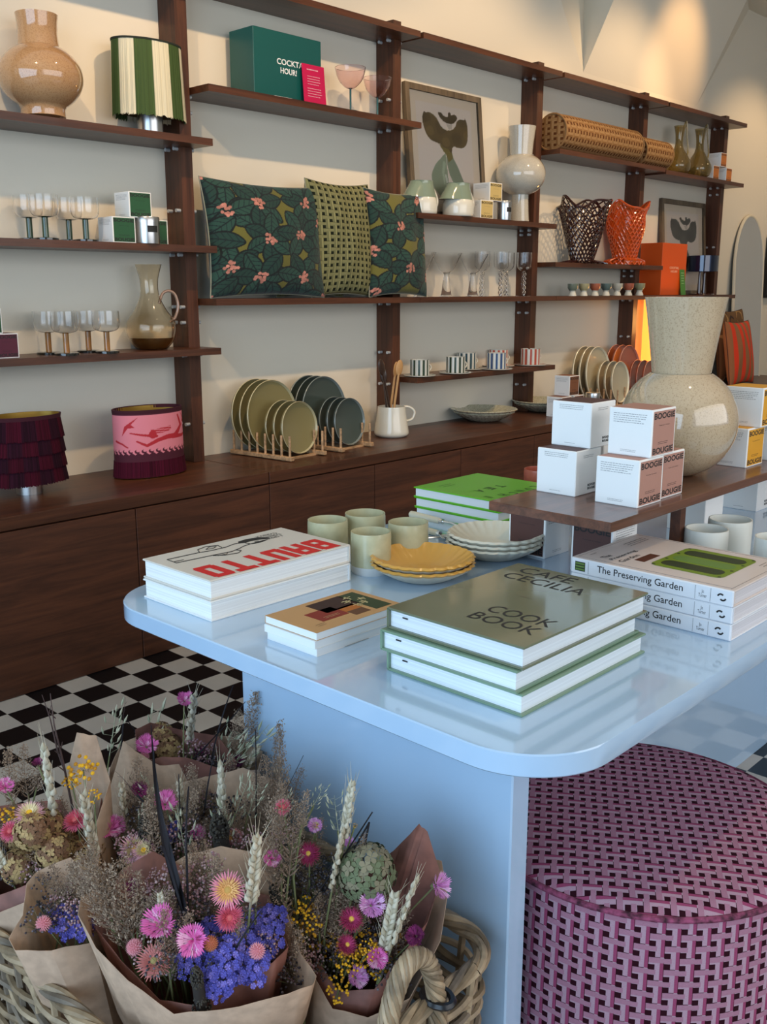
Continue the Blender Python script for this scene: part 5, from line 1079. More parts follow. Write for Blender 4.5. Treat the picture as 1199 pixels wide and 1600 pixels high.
# handle: twisted willow arch on the near side
hx0, hx1, hy = .655-bcx, .742-bcx, BY0-bcy
arch_ = [(hx0+(hx1-hx0)*(.5-.5*math.cos(k/40*PI)), hy-.006, BZ-.035+.120*math.sin(k/40*PI)**.8) for k in range(41)]
b = MB()
for j in range(8):
    b.cur = 0 if j % 2 else 1; pts = []
    for k, p in enumerate(arch_):
        a = k/40*PI*7+j*PI/4; tx = PI*k/40; pts.append((p[0]-.0085*math.cos(a)*math.cos(tx), p[1]+.0085*math.sin(a), p[2]+.0085*math.cos(a)*math.sin(tx)))
    b.tube(pts, .0037, 7)
hd = part('handle', b, [wick[0], wick[1]], t)
part('cable_tie', MB().tube([(hx1+.014*math.cos(k/16*2*PI), hy-.006+.019*math.sin(k/16*2*PI), BZ+.012) for k in range(17)], .0045, 6), M('black_plastic', (.01, .01, .012), .3), t)
# ================================================================== DRIED FLOWER BOUQUETS
HD = np.array([math.sin(YAW), math.cos(YAW), 0.0])
FC = {}
def petal(b, a, r0, r1, z0, z1, w_, tip=.0):
    c, s_ = math.cos(a), math.sin(a); P_ = lambda r, q, z: (r*c-q*s_, r*s_+q*c, z); rm = (r0+r1)/2; zm = (z0+z1)/2+(r1-r0)*.06
    b.add([P_(r0, -w_*.5, z0), P_(r0, w_*.5, z0), P_(rm, w_, zm), P_(rm, -w_, zm), P_(r1, w_*tip, z1), P_(r1, -w_*tip, z1)], [(0, 1, 2, 3), (3, 2, 4, 5)])
def col3(n, c, **k): return M(n, c, .75, **k)
def f_straw(k, c1, c2, c3):
    r = random.Random(k); b = MB()
    for i, (n_, r0, r1, z0, z1, m) in enumerate([(34, .15, 1.0, 0, .22, 0), (32, .15, .88, .06, .42, 0), (28, .1, .70, .12, .55, 1), (24, .1, .52, .16, .60, 1), (18, .05, .34, .22, .52, 1)]):
        b.cur = m
        for j in range(n_): petal(b, (j+r.random()*.5+i*.4)/n_*2*PI, r0, r1*(.9+.15*r.random()), z0, z1+.08*r.random(), .058, .15)
    b.cur = 2; b.blob((0, 0, .30), (.26, .26, .16), 12, 6); b.cur = 3; b.blob((0, 0, -.02), (.22, .22, .2), 8, 5); return b, [c1, c2, c3, STEMM]
def f_corn(k, c1, c2):
    r = random.Random(k); b = MB()
    for j in range(30):
        a = j/30*2*PI+r.random()*.2; e = .25+.75*r.random(); r1 = .75+.3*r.random(); z1 = .15+.7*e; b.cur = 0 if r.random() < .75 else 1
        petal(b, a, .10, r1*.7, .1, z1*.8, .06, .9)
        for q in (-.16, 0, .16): petal(b, a+q, r1*.62, r1, z1*.75, z1+.1, .055, .1)
    for j in range(14): petal(b, r.random()*6.3, .02, .25, .2, .75+.2*r.random(), .04, .3)
    b.cur = 2; b.blob((0, 0, -.12), (.2, .2, .3), 8, 5); return b, [c1, c2, STEMM]
def f_globe(k, c1, c2):
    r = random.Random(k); b = MB(); b.cur = 1; b.blob((0, 0, 0), .72, 10, 7); b.cur = 0
    for j in range(110):
        z = 1-2*(j+.5)/110; a = j*2.4; q = math.sqrt(1-z*z); d = Vector((q*math.cos(a), q*math.sin(a), z)); s_ = d.cross(Vector((0, 0, 1))).normalized()*.10; u_ = d.cross(s_).normalized()*.10
        o = d*.66; b.add([o-s_, o+s_, o+u_*.5+d*.36, o-u_*.9], [(0, 1, 2), (0, 2, 3), (1, 3, 2)])
    return b, [c1, c2]
def f_statice(k, c1, c2):
    r = random.Random(k); b = MB()
    for j in range(64):
        a = r.random()*6.3; q = math.sqrt(r.random()); z = .55*math.sqrt(1-q*q*.8)+r.uniform(-.15, .12); c = (q*math.cos(a), q*math.sin(a), z); b.cur = 0 if r.random() < .8 else 1; ax = r.random()*6; tl = r.uniform(-.4, .4)
        for m in range(5):
            an = ax+m*2*PI/5; dx, dy = math.cos(an), math.sin(an); w_ = .075; L_ = .14
            b.add([(c[0], c[1], c[2]), (c[0]+dx*L_-dy*w_, c[1]+dy*L_+dx*w_, c[2]+.09+dx*tl*.2), (c[0]+dx*L_*1.15, c[1]+dy*L_*1.15, c[2]+.05+dx*tl*.2), (c[0]+dx*L_+dy*w_, c[1]+dy*L_-dx*w_, c[2]+.09+dx*tl*.2)], [(0, 1, 2, 3)])
        if j % 3 == 0: b.cur = 2; b.tube([(c[0], c[1], c[2]), (c[0]*.5, c[1]*.5, -.4)], .02, 4, False)
    return b, [c1, c2, STEMM]
def f_dots(k, c1, c2, n_=60, rad=.075, flat_=.5, squash=.7):
    r = random.Random(k); b = MB()
    for j in range(n_):
        a = r.random()*6.3; q = math.sqrt(r.random()); z = flat_*math.sqrt(max(0, 1-q*q))+r.uniform(-.12, .12); c = (q*math.cos(a), q*math.sin(a), z); b.cur = 0 if r.random() < .7 else 1
        b.blob(c, (rad, rad, rad*squash), 6, 4)
        if j % 2: b.cur = 2; b.tube([c, (c[0]*.4, c[1]*.4, -.5)], .012, 3, False)
    return b, [c1, c2, STEMM]
def f_wheat(k, c1, c2):
    r = random.Random(k); b = MB(); H = 1.0
    for j in range(22):
        z = j/22*H; a = (j % 2)*PI+(j//2 % 2)*.5+r.uniform(-.2, .2); w_ = .085*(1-.45*(z/H)**2); d = (math.cos(a), math.sin(a)); c = (d[0]*w_*.75, d[1]*w_*.75, z+.03)
        b.cur = 0 if j % 3 else 1; b.tube([(d[0]*.01, d[1]*.01, z-.03), c, (d[0]*w_*1.1, d[1]*w_*1.1, z+.11)], [.02, .047, .008], 6)
        e = (d[0]*(w_+.06+.1*r.random()), d[1]*(w_+.06)+r.uniform(-.05, .05), z+.28+.15*r.random()); b.tube([(d[0]*w_, d[1]*w_, z+.08), e], [.006, .002], 3, False)
    b.tube([(0, 0, -.1), (0, 0, H)], .02, 5); return b, [c1, c2]
def f_spike(k, c1, c2):
    r = random.Random(k); b = MB(); b.cur = 1; b.tube([(0, 0, 0), (.01, 0, .3), (.02, 0, .7), (.03, 0, 1)], [.05, .085, .075, .02], 8); b.cur = 0
    for j in range(420):
        z = r.random(); R_ = (.09+.03*math.sin(z*9))*(1-.75*z**4)*(.6+.4*min(1, z*6)); a = r.random()*6.3; b.blob((R_*math.cos(a)+.03*z, R_*math.sin(a), z), (.017, .017, .022), 4, 3)
    return b, [c1, c2]
def f_plume(k, c1, c2, spread=.22):
    r = random.Random(k); b = MB(); b.tube([(0, 0, -.2), (.02, 0, .4), (.0, 0, 1)], [.012, .008, .003], 4)
    for j in range(60):
        z = .05+.9*j/60; a = j*2.4; R_ = spread*(1-.8*z)*(.5+.5*min(1, z*5)); d = (math.cos(a), math.sin(a)); tip = (d[0]*R_, d[1]*R_, z+.13*(1-z)+.06)
        b.cur = 0; b.add([(0, 0, z), (d[0]*R_*.5-d[1]*.004, d[1]*R_*.5+d[0]*.004, z+.05), tip], [(0, 1, 2)])
        for q in range(7):
            t_ = .25+.75*r.random(); c = (tip[0]*t_+r.uniform(-.035, .035), tip[1]*t_+r.uniform(-.035, .035), z+(tip[2]-z)*t_+r.uniform(-.03, .03)); e = (c[0]+r.uniform(-.03, .03), c[1]+r.uniform(-.03, .03), c[2]+r.uniform(.0, .045)); b.cur = 0 if r.random() < .6 else 1
            b.add([c, (c[0]+.010, c[1]+.006, c[2]+.012), e, (c[0]-.008, c[1]-.006, c[2]+.014)], [(0, 1, 2), (0, 2, 3)])
    return b, [c1, c2]
def f_oat(k, c1, c2):
    r = random.Random(k); b = MB(); b.tube([(0, 0, -.3), (.02, 0, .4), (.06, 0, 1)], [.010, .008, .004], 4)
    for j in range(16):
        z = .15+.85*j/16; a = r.random()*6.3; d = (math.cos(a), math.sin(a)); R_ = .06+.13*r.random(); c = (d[0]*R_+.05*z, d[1]*R_, z+.04); b.cur = j % 2
        b.tube([(.05*z, 0, z), c], .003, 3, False); b.tube([c, (c[0]+d[0]*.02, c[1]+d[1]*.02, c[2]+.06), (c[0]+d[0]*.05, c[1]+d[1]*.05, c[2]+.15)], [.008, .020, .001], 5, False)
    return b, [c1, c2]
def f_hyd(k, c1, c2):
    r = random.Random(k); b = MB()
    for j in range(80):
        z = 1-1.45*(j+.5)/80; a = j*2.4; q = math.sqrt(max(0, 1-z*z)); d = Vector((q*math.cos(a), q*math.sin(a), z)); u_ = d.orthogonal().normalized(); w_ = d.cross(u_); o = d*(.85+.15*r.random()); b.cur = 0 if r.random() < .65 else 1; ph = r.random()*2
        for m in range(4):
            an = ph+m*PI/2; e = u_*math.cos(an)+w_*math.sin(an); f_ = u_*-math.sin(an)+w_*math.cos(an); L_ = .24
            b.add([o, o+e*L_*.5+f_*L_*.42+d*.05, o+e*L_*.95+f_*L_*.28+d*.04, o+e*L_*1.05+d*.0, o+e*L_*.95-f_*L_*.28+d*.04, o+e*L_*.5-f_*L_*.42+d*.05], [(0, 5, 4, 3, 2, 1)])
    return b, [c1, c2]
def f_blade(k, c1, c2):
    r = random.Random(k); b = MB(); vs = []; n_ = 12
    for i in range(n_+1):
        z = i/n_; w_ = .018*math.sin(PI*min(1, .25+.75*z))+.001; x = .16*z*z*(1 if k % 2 else -1); vs += [(x-w_, .004, z), (x, -.006, z), (x+w_, .004, z)]
    b.add(vs, [(3*i+q, 3*i+q+1, 3*i+q+4, 3*i+q+3) for i in range(n_) for q in (0, 1)]); return b, [c1]
def f_twig(k, c1, c2):
    r = random.Random(k); b = MB(); b.tube([(0, 0, 0), (.03, 0, .4), (.0, .02, .75), (.03, 0, 1)], [.010, .009, .006, .003], 5)
    for z in (.35, .55, .8): a = r.random()*6; b.tube([(.01, 0, z), (.05*math.cos(a), .05*math.sin(a), z+.07)], [.006, .003], 4)
    return b, [c1]
STEMM = M('dry_green_stem', (.16, .17, .07), .8)
C_ = lambda n, c: M(n, c, .8)
KND = {
 'straw_peach': ('strawflower', f_straw, (C_('pink_petal', (.78, .28, .36)), C_('peach_petal', (.80, .45, .17)), C_('ochre_heart', (.50, .30, .08)))),
 'straw_pink': ('strawflower', f_straw, (C_('rose_petal', (.72, .14, .24)), C_('deep_rose_petal', (.62, .08, .12)), C_('rose_heart', (.60, .12, .12)))),
 'straw_yellow': ('strawflower', f_straw, (C_('shell_pink_petal', (.80, .42, .50)), C_('cream_petal', (.75, .62, .35)), C_('yellow_heart', (.85, .48, .02)))),
 'straw_wine': ('strawflower', f_straw, (C_('wine_petal', (.30, .02, .07)), C_('magenta_petal', (.42, .04, .14)), C_('gold_heart', (.75, .48, .08)))),
 'straw_open': ('strawflower', f_straw, (C_('salmon_petal', (.62, .22, .20)), C_('salmon_petal', (.62, .22, .20)), C_('olive_heart', (.35, .27, .10)))),
 'corn_pink': ('cornflower', f_corn, (C_('bright_pink_floret', (.70, .14, .40)), C_('pale_pink_floret', (.80, .42, .60)))),
 'corn_lilac': ('cornflower', f_corn, (C_('lilac_floret', (.62, .25, .55)), C_('pale_lilac_floret', (.75, .45, .68)))),
 'corn_wine': ('cornflower', f_corn, (C_('wine_floret', (.14, .01, .07)), C_('plum_floret', (.22, .02, .12)))),
 'globe_pink': ('globe_amaranth', f_globe, (C_('dusty_pink_bract', (.68, .28, .32)), C_('dusty_pink_core', (.50, .15, .18)))),
 'globe_orange': ('globe_amaranth', f_globe, (C_('orange_bract', (.50, .16, .07)), C_('orange_core', (.40, .10, .05)))),
 'statice': ('statice_spray', f_statice, (C_('blue_violet_petal', (.10, .09, .40)), C_('violet_petal', (.20, .16, .50)))),
 'tansy': ('tansy_spray', lambda k, a, b_, c_: f_dots(k, a, b_, 44, .10), (C_('tansy_yellow', (.72, .37, .01)), C_('tansy_gold', (.45, .20, .01)))),
 'tansy_big': ('tansy_spray', lambda k, a, b_, c_: f_dots(k, a, b_, 26, .15, .5, .55), (C_('tansy_yellow', (.72, .37, .01)), C_('tansy_gold', (.45, .20, .01)))),
 'mauve': ('sea_lavender_spray', f_dots, (C_('mauve_bud', (.30, .16, .17)), C_('pale_mauve_bud', (.46, .32, .32)))),
 'dark': ('dark_seed_spray', f_dots, (C_('dark_bud', (.035, .025, .03)), C_('grey_bud', (.13, .11, .12)))),
 'hydra': ('hydrangea_head', f_hyd, (C_('grey_green_floret', (.14, .165, .085)), C_('olive_pink_floret', (.24, .21, .13)))),
 'leafy': ('hydrangea_head', f_hyd, (C_('tan_floret', (.42, .28, .12)), C_('brown_floret', (.20, .10, .05)))),
 'wheat': ('wheat_ear', f_wheat, (C_('wheat_pale', (.56, .50, .38)), C_('wheat_shade', (.42, .36, .25)))),
 'spike': ('millet_spike', f_spike, (C_('dark_seed', (.045, .038, .028)), C_('dark_seed_core', (.02, .015, .012)))),
 'plume': ('grass_plume', f_plume, (C_('plume_taupe', (.26, .18, .125)), C_('plume_beige', (.40, .29, .20)))),
 'oat': ('oat_spray', f_oat, (C_('oat_green', (.34, .36, .24)), C_('oat_cream', (.50, .48, .34)))),
 'blade': ('dark_leaf_blade', f_blade, (C_('black_blade', (.012, .010, .014)), C_('black_blade', (.012, .010, .014)))),
 'twig': ('dry_twig', f_twig, (C_('twig_brown', (.07, .04, .035)), C_('twig_brown', (.07, .04, .035)))),
}
def fmesh(kind, var):
    key = (kind, var)
    if key not in FC:
        nm, fn, cs = KND[kind]; b, ms = fn(var, *cs) if fn.__name__ != '<lambda>' else fn(var, cs[0], cs[1], None); FC[key] = b.mesh(nm, ms, True if kind in ('wheat', 'spike', 'tansy', 'mauve', 'dark', 'hydra', 'leafy') else False)
    return FC[key]
def rayat(x, y, axis, dd):                                       # point of the pixel's ray at the bouquet's own distance + dd
    d = ray(x, y); t_ = (float(np.dot(axis[:2], HD[:2]))+dd)/float(np.dot(d[:2], HD[:2])); return CAMP+d*t_
class Bouquet:
    def __init__(s, label, cx_, cy_, z, seed):
        s.ax = G(cx_, cy_, z); s.r = random.Random(seed); s.base = Vector((float(s.ax[0])*.6+.66*.4, float(s.ax[1])*.6+.93*.4, .06)); s.t = thing('flower_bouquet', label, 'bouquet', s.base, 0, 'paper wrapped dried flower bouquets'); s.n = 0
    def stem(s, head, pts, r, mat):                              # the stalk is a sub-part of its flower
        o = part('stem', MB().tube(pts, r, 5, False), mat, head); q = head.rotation_quaternion
        o.matrix_parent_inverse = (Matrix.Translation(head.location) @ q.to_matrix().to_4x4() @ Matrix.Diagonal((*head.scale, 1))).inverted()
    def rel(s, p): return Vector([float(k) for k in p])-s.base
    def head(s, kind, x, y, size, dd=0, stem=True, face=None):   # round heads: size = radius in photo pixels
        p = rayat(x, y, s.ax, dd); sc = size*px(p); o = link(KND[kind][0], fmesh(kind, s.r.randrange(3)), s.t, s.rel(p))
        d = Vector(face) if face else Vector((-.62*.7+s.r.uniform(-.35, .35), -.70*.7+s.r.uniform(-.35, .35), .75))
        q = d.normalized().to_track_quat('Z', 'Y') @ Euler((0, 0, s.r.random()*6)).to_quaternion(); o.rotation_mode = 'QUATERNION'; o.rotation_quaternion = q; o.scale = (sc,)*3
        if stem: a = s.rel(p); m = a*.5+Vector((0, 0, .0)); s.stem(o, [a, Vector((a.x*.72, a.y*.72, a.z-.06)), m], .0011, STEMM)
        return o
    def long(s, kind, x0, y0, x1, y1, dd=0, dd1=None, wid=1.0):  # long things from lower pixel (x0,y0) to tip (x1,y1)
        p = Vector(rayat(x0, y0, s.ax, dd)); q = Vector(rayat(x1, y1, s.ax, dd if dd1 is None else dd1)); d = q-p; L = d.length
        o = link(KND[kind][0], fmesh(kind, s.r.randrange(4)), s.t, p-s.base); o.rotation_mode = 'QUATERNION'; o.rotation_quaternion = d.to_track_quat('Z', 'Y') @ Euler((0, 0, s.r.random()*6 if kind not in ('blade',) else s.r.uniform(-.5, .5)+PI/2*0)).to_quaternion(); o.scale = (L*wid, L*wid, L)
        a = p-s.base; e = d.normalized(); s.stem(o, [a+e*.01, a-e*min(.06, a.z*.3), a*.45], .0013, STEMM if kind not in ('blade', 'twig') else C_('black_blade', (.012, .01, .014)))
        return o
    def wrap(s, rim, mat=None, name='paper_wrap', bz=.5, crease=.008, sub=3, bulge=.25):
        P_ = [s.rel(rayat(x, y, s.ax, dd)) for x, y, dd in rim]; n_ = len(P_); pts = []
        for i in range(n_):
            for k in range(sub): f_ = k/sub; pts.append(P_[i]*(1-f_)+P_[(i+1) % n_]*f_)
        m = len(pts); bx = Vector((0, 0, 0)); cen = sum(pts, Vector())/m; vs = []; R_ = s.r; LV_ = 7
        for l in range(LV_):
            f_ = l/(LV_-1)
            for i, p in enumerate(pts):
                lo = (p-cen); base_ = Vector((lo.x*.16, lo.y*.16, .02)); q = p*(1-f_)+base_*f_; k = math.sin(PI*f_)*bulge*.12; q += Vector((lo.x, lo.y, 0))*k
                if 0 < l < LV_-1: q += Vector((R_.uniform(-1, 1), R_.uniform(-1, 1), 0))*crease*.35
                if l == 0: q += Vector((0, 0, R_.uniform(-.001, .001)))
                vs.append(q)
        b = MB(); b.add(vs, [(l*m+i, l*m+(i+1) % m, (l+1)*m+(i+1) % m, (l+1)*m+i) for l in range(LV_-1) for i in range(m)])
        o = part(name, b, mat or KRAFT, s.t, True, 28); md = o.modifiers.new('thickness', 'SOLIDIFY'); md.thickness = .0006; return o
    def filler(s, x0, x1, y0, y1, n_, kinds, dd=(-.03, .06)):
        for _ in range(n_):
            x, y = s.r.uniform(x0, x1), s.r.uniform(y0, y1); k = s.r.choice(kinds); f_ = (y-y0)/(y1-y0); d = dd[1]+(dd[0]-dd[1])*f_
            if k in ('plume', 'oat', 'spike', 'wheat', 'blade', 'twig'): L_ = s.r.uniform(60, 110); s.long(k, x, y+30, x+s.r.uniform(-25, 25), y+30-L_, d)
            else: s.head(k, x, y, s.r.uniform(20, 30), d, False)
# far bouquets first
B5 = Bouquet('wrapped bouquet at the back with tall kraft peaks, nearest the cabinets', 250, 1210, .47, 5)
B5.wrap([(168, 1245, -.05), (180, 1205, -.06), (193, 1157, -.06), (212, 1174, -.065), (250, 1196, -.07), (280, 1194, -.075), (296, 1225, -.08), (322, 1212, -.075), (350, 1226, -.07), (372, 1200, -.06), (403, 1204, -.04), (410, 1175, .02), (360, 1150, .06), (300, 1150, .08), (240, 1140, .08), (190, 1160, .05), (172, 1200, .0)])
B5.wrap([(215, 1190, -.04), (255, 1182, -.05), (292, 1184, -.05), (340, 1200, -.045), (370, 1190, -.02), (340, 1150, .04), (280, 1140, .05), (235, 1128, .04), (212, 1140, .01)], TISS, 'tissue_liner')
b = B5
b.long('oat', 170, 1190, 183, 1105, -.01); b.long('oat', 345, 1200, 400, 1150, -.02); b.long('oat', 350, 1215, 415, 1130, .0); b.long('oat', 335, 1220, 370, 1140, .02)
b.head('corn_pink', 229, 1168, 18, -.01); b.head('corn_pink', 288, 1096, 14, .02); b.head('globe_pink', 226, 1182, 9, -.02); b.head('corn_wine', 312, 1180, 13, .03)
b.long('wheat', 296, 1160, 303, 1085, .02, wid=1.1); b.long('wheat', 385, 1200, 405, 1165, .0, wid=1.4)
b.head('mauve', 300, 1180, 26, 0); b.head('mauve', 325, 1178, 20, .02); b.head('leafy', 262, 1170, 24, .03); b.head('corn_wine', 370, 1192, 12, 0)
b.long('plume', 380, 1180, 400, 1080, .03, wid=.9); b.long('plume', 365, 1190, 372, 1110, .02, wid=.9)
b.long('blade', 330, 1190, 358, 1060, .0); b.long('blade', 318, 1170, 392, 1095, -.01); b.long('blade', 215, 1150, 190, 1105, .02); b.long('twig', 110, 1230, 70, 1085, .0); b.long('twig', 128, 1215, 133, 1145, -.02); b.long('twig', 192, 1140, 197, 1090, .03)
b.head('leafy', 250, 1150, 22, .05); b.filler(210, 380, 1175, 1225, 14, ['mauve', 'plume', 'oat', 'dark'], (-.04, .06))
B4 = Bouquet('wrapped bouquet at the far left with yellow tansy and cream florets', 40, 1320, .49, 4)
B4.wrap([(-60, 1390, -.04), (-10, 1400, -.06), (30, 1388, -.07), (75, 1368, -.06), (130, 1330, -.02), (150, 1290, .03), (160, 1240, .06), (90, 1250, .08), (0, 1260, .08), (-60, 1300, .04)], TISS)
B4.wrap([(-70, 1420, -.05), (-10, 1430, -.07), (60, 1400, -.08), (130, 1350, -.04), (172, 1220, .05), (150, 1150, .07), (120, 1145, .07), (90, 1270, .08), (0, 1290, .09), (-70, 1340, .04)], KRAFT)
b = B4
b.head('straw_yellow', 46, 1275, 24, -.02); b.head('tansy_big', 10, 1275, 18, 0); b.head('corn_pink', 8, 1232, 14, .03); b.head('straw_pink', 18, 1300, 18, -.02); b.head('leafy', 52, 1300, 30, -.03); b.head('leafy', 85, 1330, 28, -.03); b.head('leafy', 75, 1290, 26, 0)
b.head('tansy_big', 130, 1203, 24, .02); b.head('tansy_big', 112, 1222, 14, .02); b.head('tansy_big', 147, 1245, 12, 0); b.head('straw_pink', 120, 1285, 22, 0); b.head('corn_wine', 86, 1322, 14, -.03); b.head('corn_wine', 60, 1196, 10, .03)
b.long('wheat', 85, 1275, 68, 1165, .0, wid=1.0); b.long('wheat', 15, 1370, -12, 1315, -.04, wid=1.2); b.long('wheat', 150, 1340, 130, 1240, -.03, wid=.9)
b.long('plume', 20, 1260, 12, 1170, .04, wid=1.0); b.long('plume', 45, 1250, 35, 1165, .05, wid=1.1); b.long('plume', 55, 1240, 70, 1175, .05, wid=1.0); b.long('twig', 115, 1270, 80, 1085, .02)
b.filler(-20, 140, 1280, 1375, 30, ['leafy', 'dark', 'plume', 'mauve', 'leafy'], (-.05, .06))
B6 = Bouquet('wrapped bouquet in the middle behind the frontmost one', 330, 1300, .49, 6)
B6.wrap([(200, 1340, -.03), (250, 1355, -.05), (330, 1345, -.06), (390, 1330, -.05), (440, 1290, -.01), (430, 1220, .06), (380, 1200, .07), (320, 1215, .07), (250, 1230, .07), (200, 1260, .05), (180, 1300, 0)])
b = B6
b.head('corn_wine', 217, 1237, 14, .03); b.head('corn_pink', 258, 1258, 20, .02); b.head('corn_pink', 310, 1302, 13, -.01); b.head('straw_yellow', 210, 1328, 26, -.04); b.head('straw_yellow', 225, 1332, 20, -.05); b.head('corn_pink', 168, 1300, 20, 0); b.head('statice', 272, 1303, 17, -.01); b.head('corn_pink', 182, 1292, 18, .01); b.head('straw_peach', 365, 1310, 16, -.02)
b.long('wheat', 195, 1300, 190, 1225, .02, wid=1.1); b.long('wheat', 348, 1290, 345, 1195, .02, wid=1.0); b.long('wheat', 155, 1370, 128, 1260, -.02, wid=.9); b.long('wheat', 285, 1275, 280, 1220, .03, wid=1.2)
b.long('oat', 365, 1280, 385, 1215, .01); b.long('oat', 385, 1285, 400, 1225, .0); b.long('oat', 440, 1290, 450, 1240, .0); b.long('plume', 420, 1290, 415, 1180, .02, wid=.8); b.long('plume', 440, 1290, 438, 1130, .03, wid=.55); b.long('plume', 425, 1270, 432, 1150, .04, wid=.6)
b.long('blade', 280, 1390, 200, 1150, -.05, -.02); b.long('blade', 290, 1340, 268, 1220, -.03); b.long('blade', 440, 1250, 472, 1185, .0); b.long('blade', 400, 1280, 402, 1150, .02); b.long('blade', 317, 1290, 330, 1160, .03); b.long('twig', 222, 1250, 180, 1205, .0)
b.long('spike', 355, 1375, 335, 1275, -.05, wid=1.5); b.long('spike', 258, 1375, 226, 1280, -.03, wid=1.5)
b.filler(200, 450, 1250, 1330, 40, ['mauve', 'plume', 'dark', 'oat', 'plume'], (-.05, .06))
B3 = Bouquet('kraft wrapped bouquet at the left with blue statice and a pink globe', 100, 1430, .47, 3)
B3.wrap([(14, 1466, -.05), (24, 1485, -.06), (80, 1484, -.07), (145, 1472, -.05), (165, 1430, -.01), (150, 1380, .04), (110, 1340, .05), (60, 1360, .04), (42, 1380, .02), (36, 1430, -.02)])
b = B3
b.head('statice', 105, 1445, 30, -.03); b.head('statice', 128, 1452, 20, -.04); b.head('globe_pink', 68, 1443, 13, -.05); b.long('spike', 80, 1440, 57, 1408, -.02, wid=.7)
for x0, y0, x1, y1 in ((110, 1430, 80, 1350), (125, 1420, 60, 1365), (130, 1425, 150, 1340), (140, 1440, 110, 1350), (100, 1430, 120, 1345)): b.long('plume', x0, y0, x1, y1, .0, wid=1.0)
b.filler(60, 140, 1385, 1440, 10, ['dark', 'plume', 'mauve'], (-.04, .03))
B2 = Bouquet('right hand wrapped bouquet with green hydrangea and a brown tissue peak', 590, 1420, .49, 2)
B2.wrap([(492, 1528, -.04), (520, 1575, -.06), (575, 1590, -.07), (640, 1560, -.06), (688, 1470, -.02), (699, 1400, .03), (690, 1345, .05), (650, 1335, .07), (590, 1345, .08), (520, 1380, .07), (470, 1440, .03)])
B2.wrap([(496, 1500, -.03), (530, 1548, -.05), (585, 1545, -.055), (622, 1500, -.05), (668, 1440, -.01), (690, 1370, .02), (668, 1300, .03), (655, 1288, .03), (615, 1330, .05), (560, 1370, .06), (480, 1430, .03)], TISS, 'tissue_liner', crease=.012)
b = B2
b.head('hydra', 573, 1362, 46, .0); b.head('straw_wine', 548, 1438, 21, -.03, face=(-.3, -.6, .8)); b.head('straw_wine', 484, 1335, 20, .02); b.head('straw_pink', 443, 1262, 14, .04); b.head('straw_wine', 541, 1478, 18, -.04)
b.head('corn_lilac', 680, 1384, 21, -.01, face=(.2, -.9, .4)); b.head('corn_lilac', 580, 1415, 22, -.03); b.head('corn_pink', 590, 1498, 18, -.05); b.head('corn_lilac', 555, 1528, 19, -.05); b.head('corn_wine', 651, 1463, 17, -.04); b.head('corn_lilac', 548, 1318, 10, .03); b.head('corn_pink', 425, 1344, 15, .0); b.head('corn_lilac', 492, 1290, 12, .04)
b.head('tansy', 480, 1440, 26, -.01); b.head('tansy', 478, 1420, 20, .0); b.head('tansy', 545, 1508, 22, -.05); b.head('tansy', 575, 1485, 18, -.05); b.head('tansy', 530, 1545, 22, -.055); b.head('tansy', 555, 1290, 4, 0)
b.long('wheat', 612, 1480, 650, 1375, -.05, wid=.75); b.long('wheat', 600, 1485, 618, 1395, -.045, wid=1.0); b.long('wheat', 520, 1385, 535, 1300, -.01, wid=1.0); b.long('wheat', 538, 1310, 551, 1222, .0, wid=1.0); b.long('wheat', 400, 1405, 402, 1310, -.05, wid=1.05)
for x0, y0, x1, y1, w_ in ((500, 1500, 500, 1400, 1.1), (520, 1500, 530, 1385, 1.0), (535, 1490, 515, 1400, 1.1), (430, 1400, 425, 1250, .8), (450, 1380, 462, 1250, .9), (470, 1300, 480, 1235, 1), (440, 1330, 440, 1220, .9), (550, 1400, 570, 1300, .7)): b.long('plume', x0, y0, x1, y1, .0, wid=w_)
b.long('blade', 465, 1440, 580, 1285, -.01); b.long('blade', 540, 1350, 500, 1420, .0); b.long('spike', 445, 1450, 428, 1380, .0, wid=1.2); b.long('oat', 530, 1310, 520, 1245, .02); b.long('oat', 485, 1270, 505, 1228, .02); b.head('straw_yellow', 495, 1290, 10, .04)
b.filler(450, 640, 1430, 1530, 34, ['dark', 'plume', 'tansy', 'dark', 'mauve'], (-.06, .05)); b.filler(420, 560, 1330, 1440, 16, ['plume', 'plume', 'dark'], (-.01, .05))
B1 = Bouquet('frontmost kraft wrapped bouquet with peach strawflowers and blue statice', 320, 1460, .48, 1)
B1.wrap([(122, 1428, -.02), (150, 1480, -.05), (200, 1532, -.08), (272, 1583, -.105), (345, 1578, -.11), (430, 1558, -.10), (488, 1540, -.08), (494, 1525, -.06), (470, 1490, -.02), (440, 1400, .04), (390, 1330, .07), (345, 1322, .08), (295, 1335, .08), (225, 1375, .08), (160, 1390, .05), (128, 1400, .01)])
B1.wrap([(150, 1450, -.02), (190, 1500, -.05), (250, 1562, -.08), (310, 1572, -.09), (380, 1520, -.06), (425, 1505, -.06), (450, 1480, -.02), (420, 1400, .04), (330, 1380, .07), (240, 1330, .075), (190, 1360, .06)], TISS, 'tissue_liner', crease=.012)
b = B1
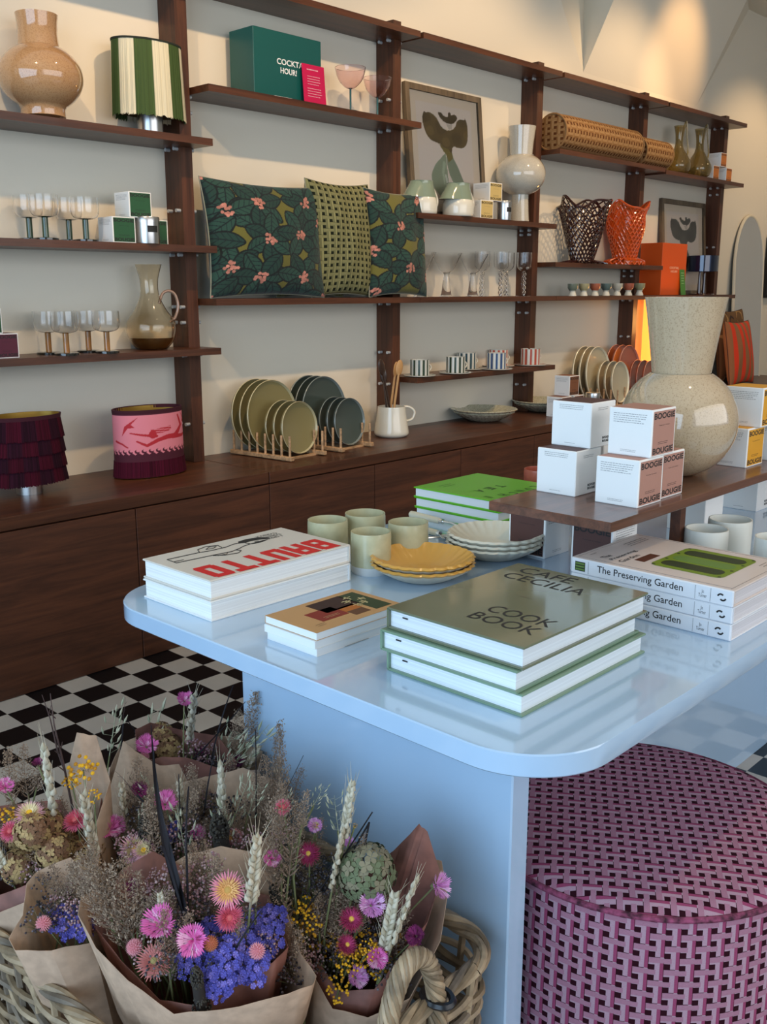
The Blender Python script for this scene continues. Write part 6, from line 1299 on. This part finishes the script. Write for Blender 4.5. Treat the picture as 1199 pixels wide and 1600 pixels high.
b.head('straw_peach', 357, 1390, 30, -.03, face=(-.55, -.6, .5)); b.head('straw_pink', 358, 1432, 24, -.04, face=(-.4, -.7, .3)); b.head('straw_open', 243, 1504, 30, -.06, face=(-.5, -.4, .8))
b.head('corn_pink', 255, 1447, 29, -.05); b.head('corn_pink', 303, 1468, 27, -.06); b.head('globe_orange', 329, 1474, 13, -.065); b.head('globe_pink', 402, 1486, 14, -.07); b.head('globe_pink', 210, 1480, 14, -.05); b.head('corn_wine', 212, 1390, 16, .0)
b.head('statice', 372, 1500, 40, -.06); b.head('statice', 350, 1520, 34, -.07); b.head('statice', 395, 1512, 30, -.07); b.head('statice', 300, 1508, 26, -.06); b.head('statice', 340, 1545, 20, -.08)
b.head('mauve', 265, 1385, 34, 0); b.head('mauve', 315, 1375, 34, .01); b.head('mauve', 290, 1410, 30, -.01); b.head('mauve', 330, 1360, 28, .02); b.head('dark', 300, 1430, 34, -.02); b.head('dark', 385, 1425, 26, -.02)
b.long('spike', 318, 1590, 302, 1510, -.09, wid=1.3); b.long('wheat', 255, 1430, 250, 1395, -.03, wid=1.6); b.long('wheat', 392, 1410, 402, 1310, -.04, wid=1.0)
for x0, y0, x1, y1, w_ in ((200, 1490, 150, 1370, .9), (205, 1480, 170, 1350, .9), (210, 1470, 190, 1340, 1), (180, 1460, 105, 1350, .8), (215, 1460, 215, 1360, 1), (190, 1440, 120, 1330, .9), (225, 1470, 235, 1400, 1.1), (175, 1440, 140, 1310, .8)): b.long('plume', x0, y0, x1, y1, -.02, wid=w_)
b.long('blade', 296, 1445, 262, 1300, -.03, wid=3.0); b.long('blade', 290, 1440, 250, 1290, -.025, wid=2.4); b.long('blade', 292, 1350, 288, 1210, -.02, wid=1.6); b.long('blade', 285, 1420, 205, 1190, -.02, .0); b.long('blade', 330, 1560, 400, 1400, -.06)
b.filler(225, 430, 1420, 1515, 44, ['dark', 'dark', 'plume', 'mauve', 'statice'], (-.08, .03)); b.filler(230, 380, 1360, 1430, 12, ['plume', 'mauve'], (-.02, .05))
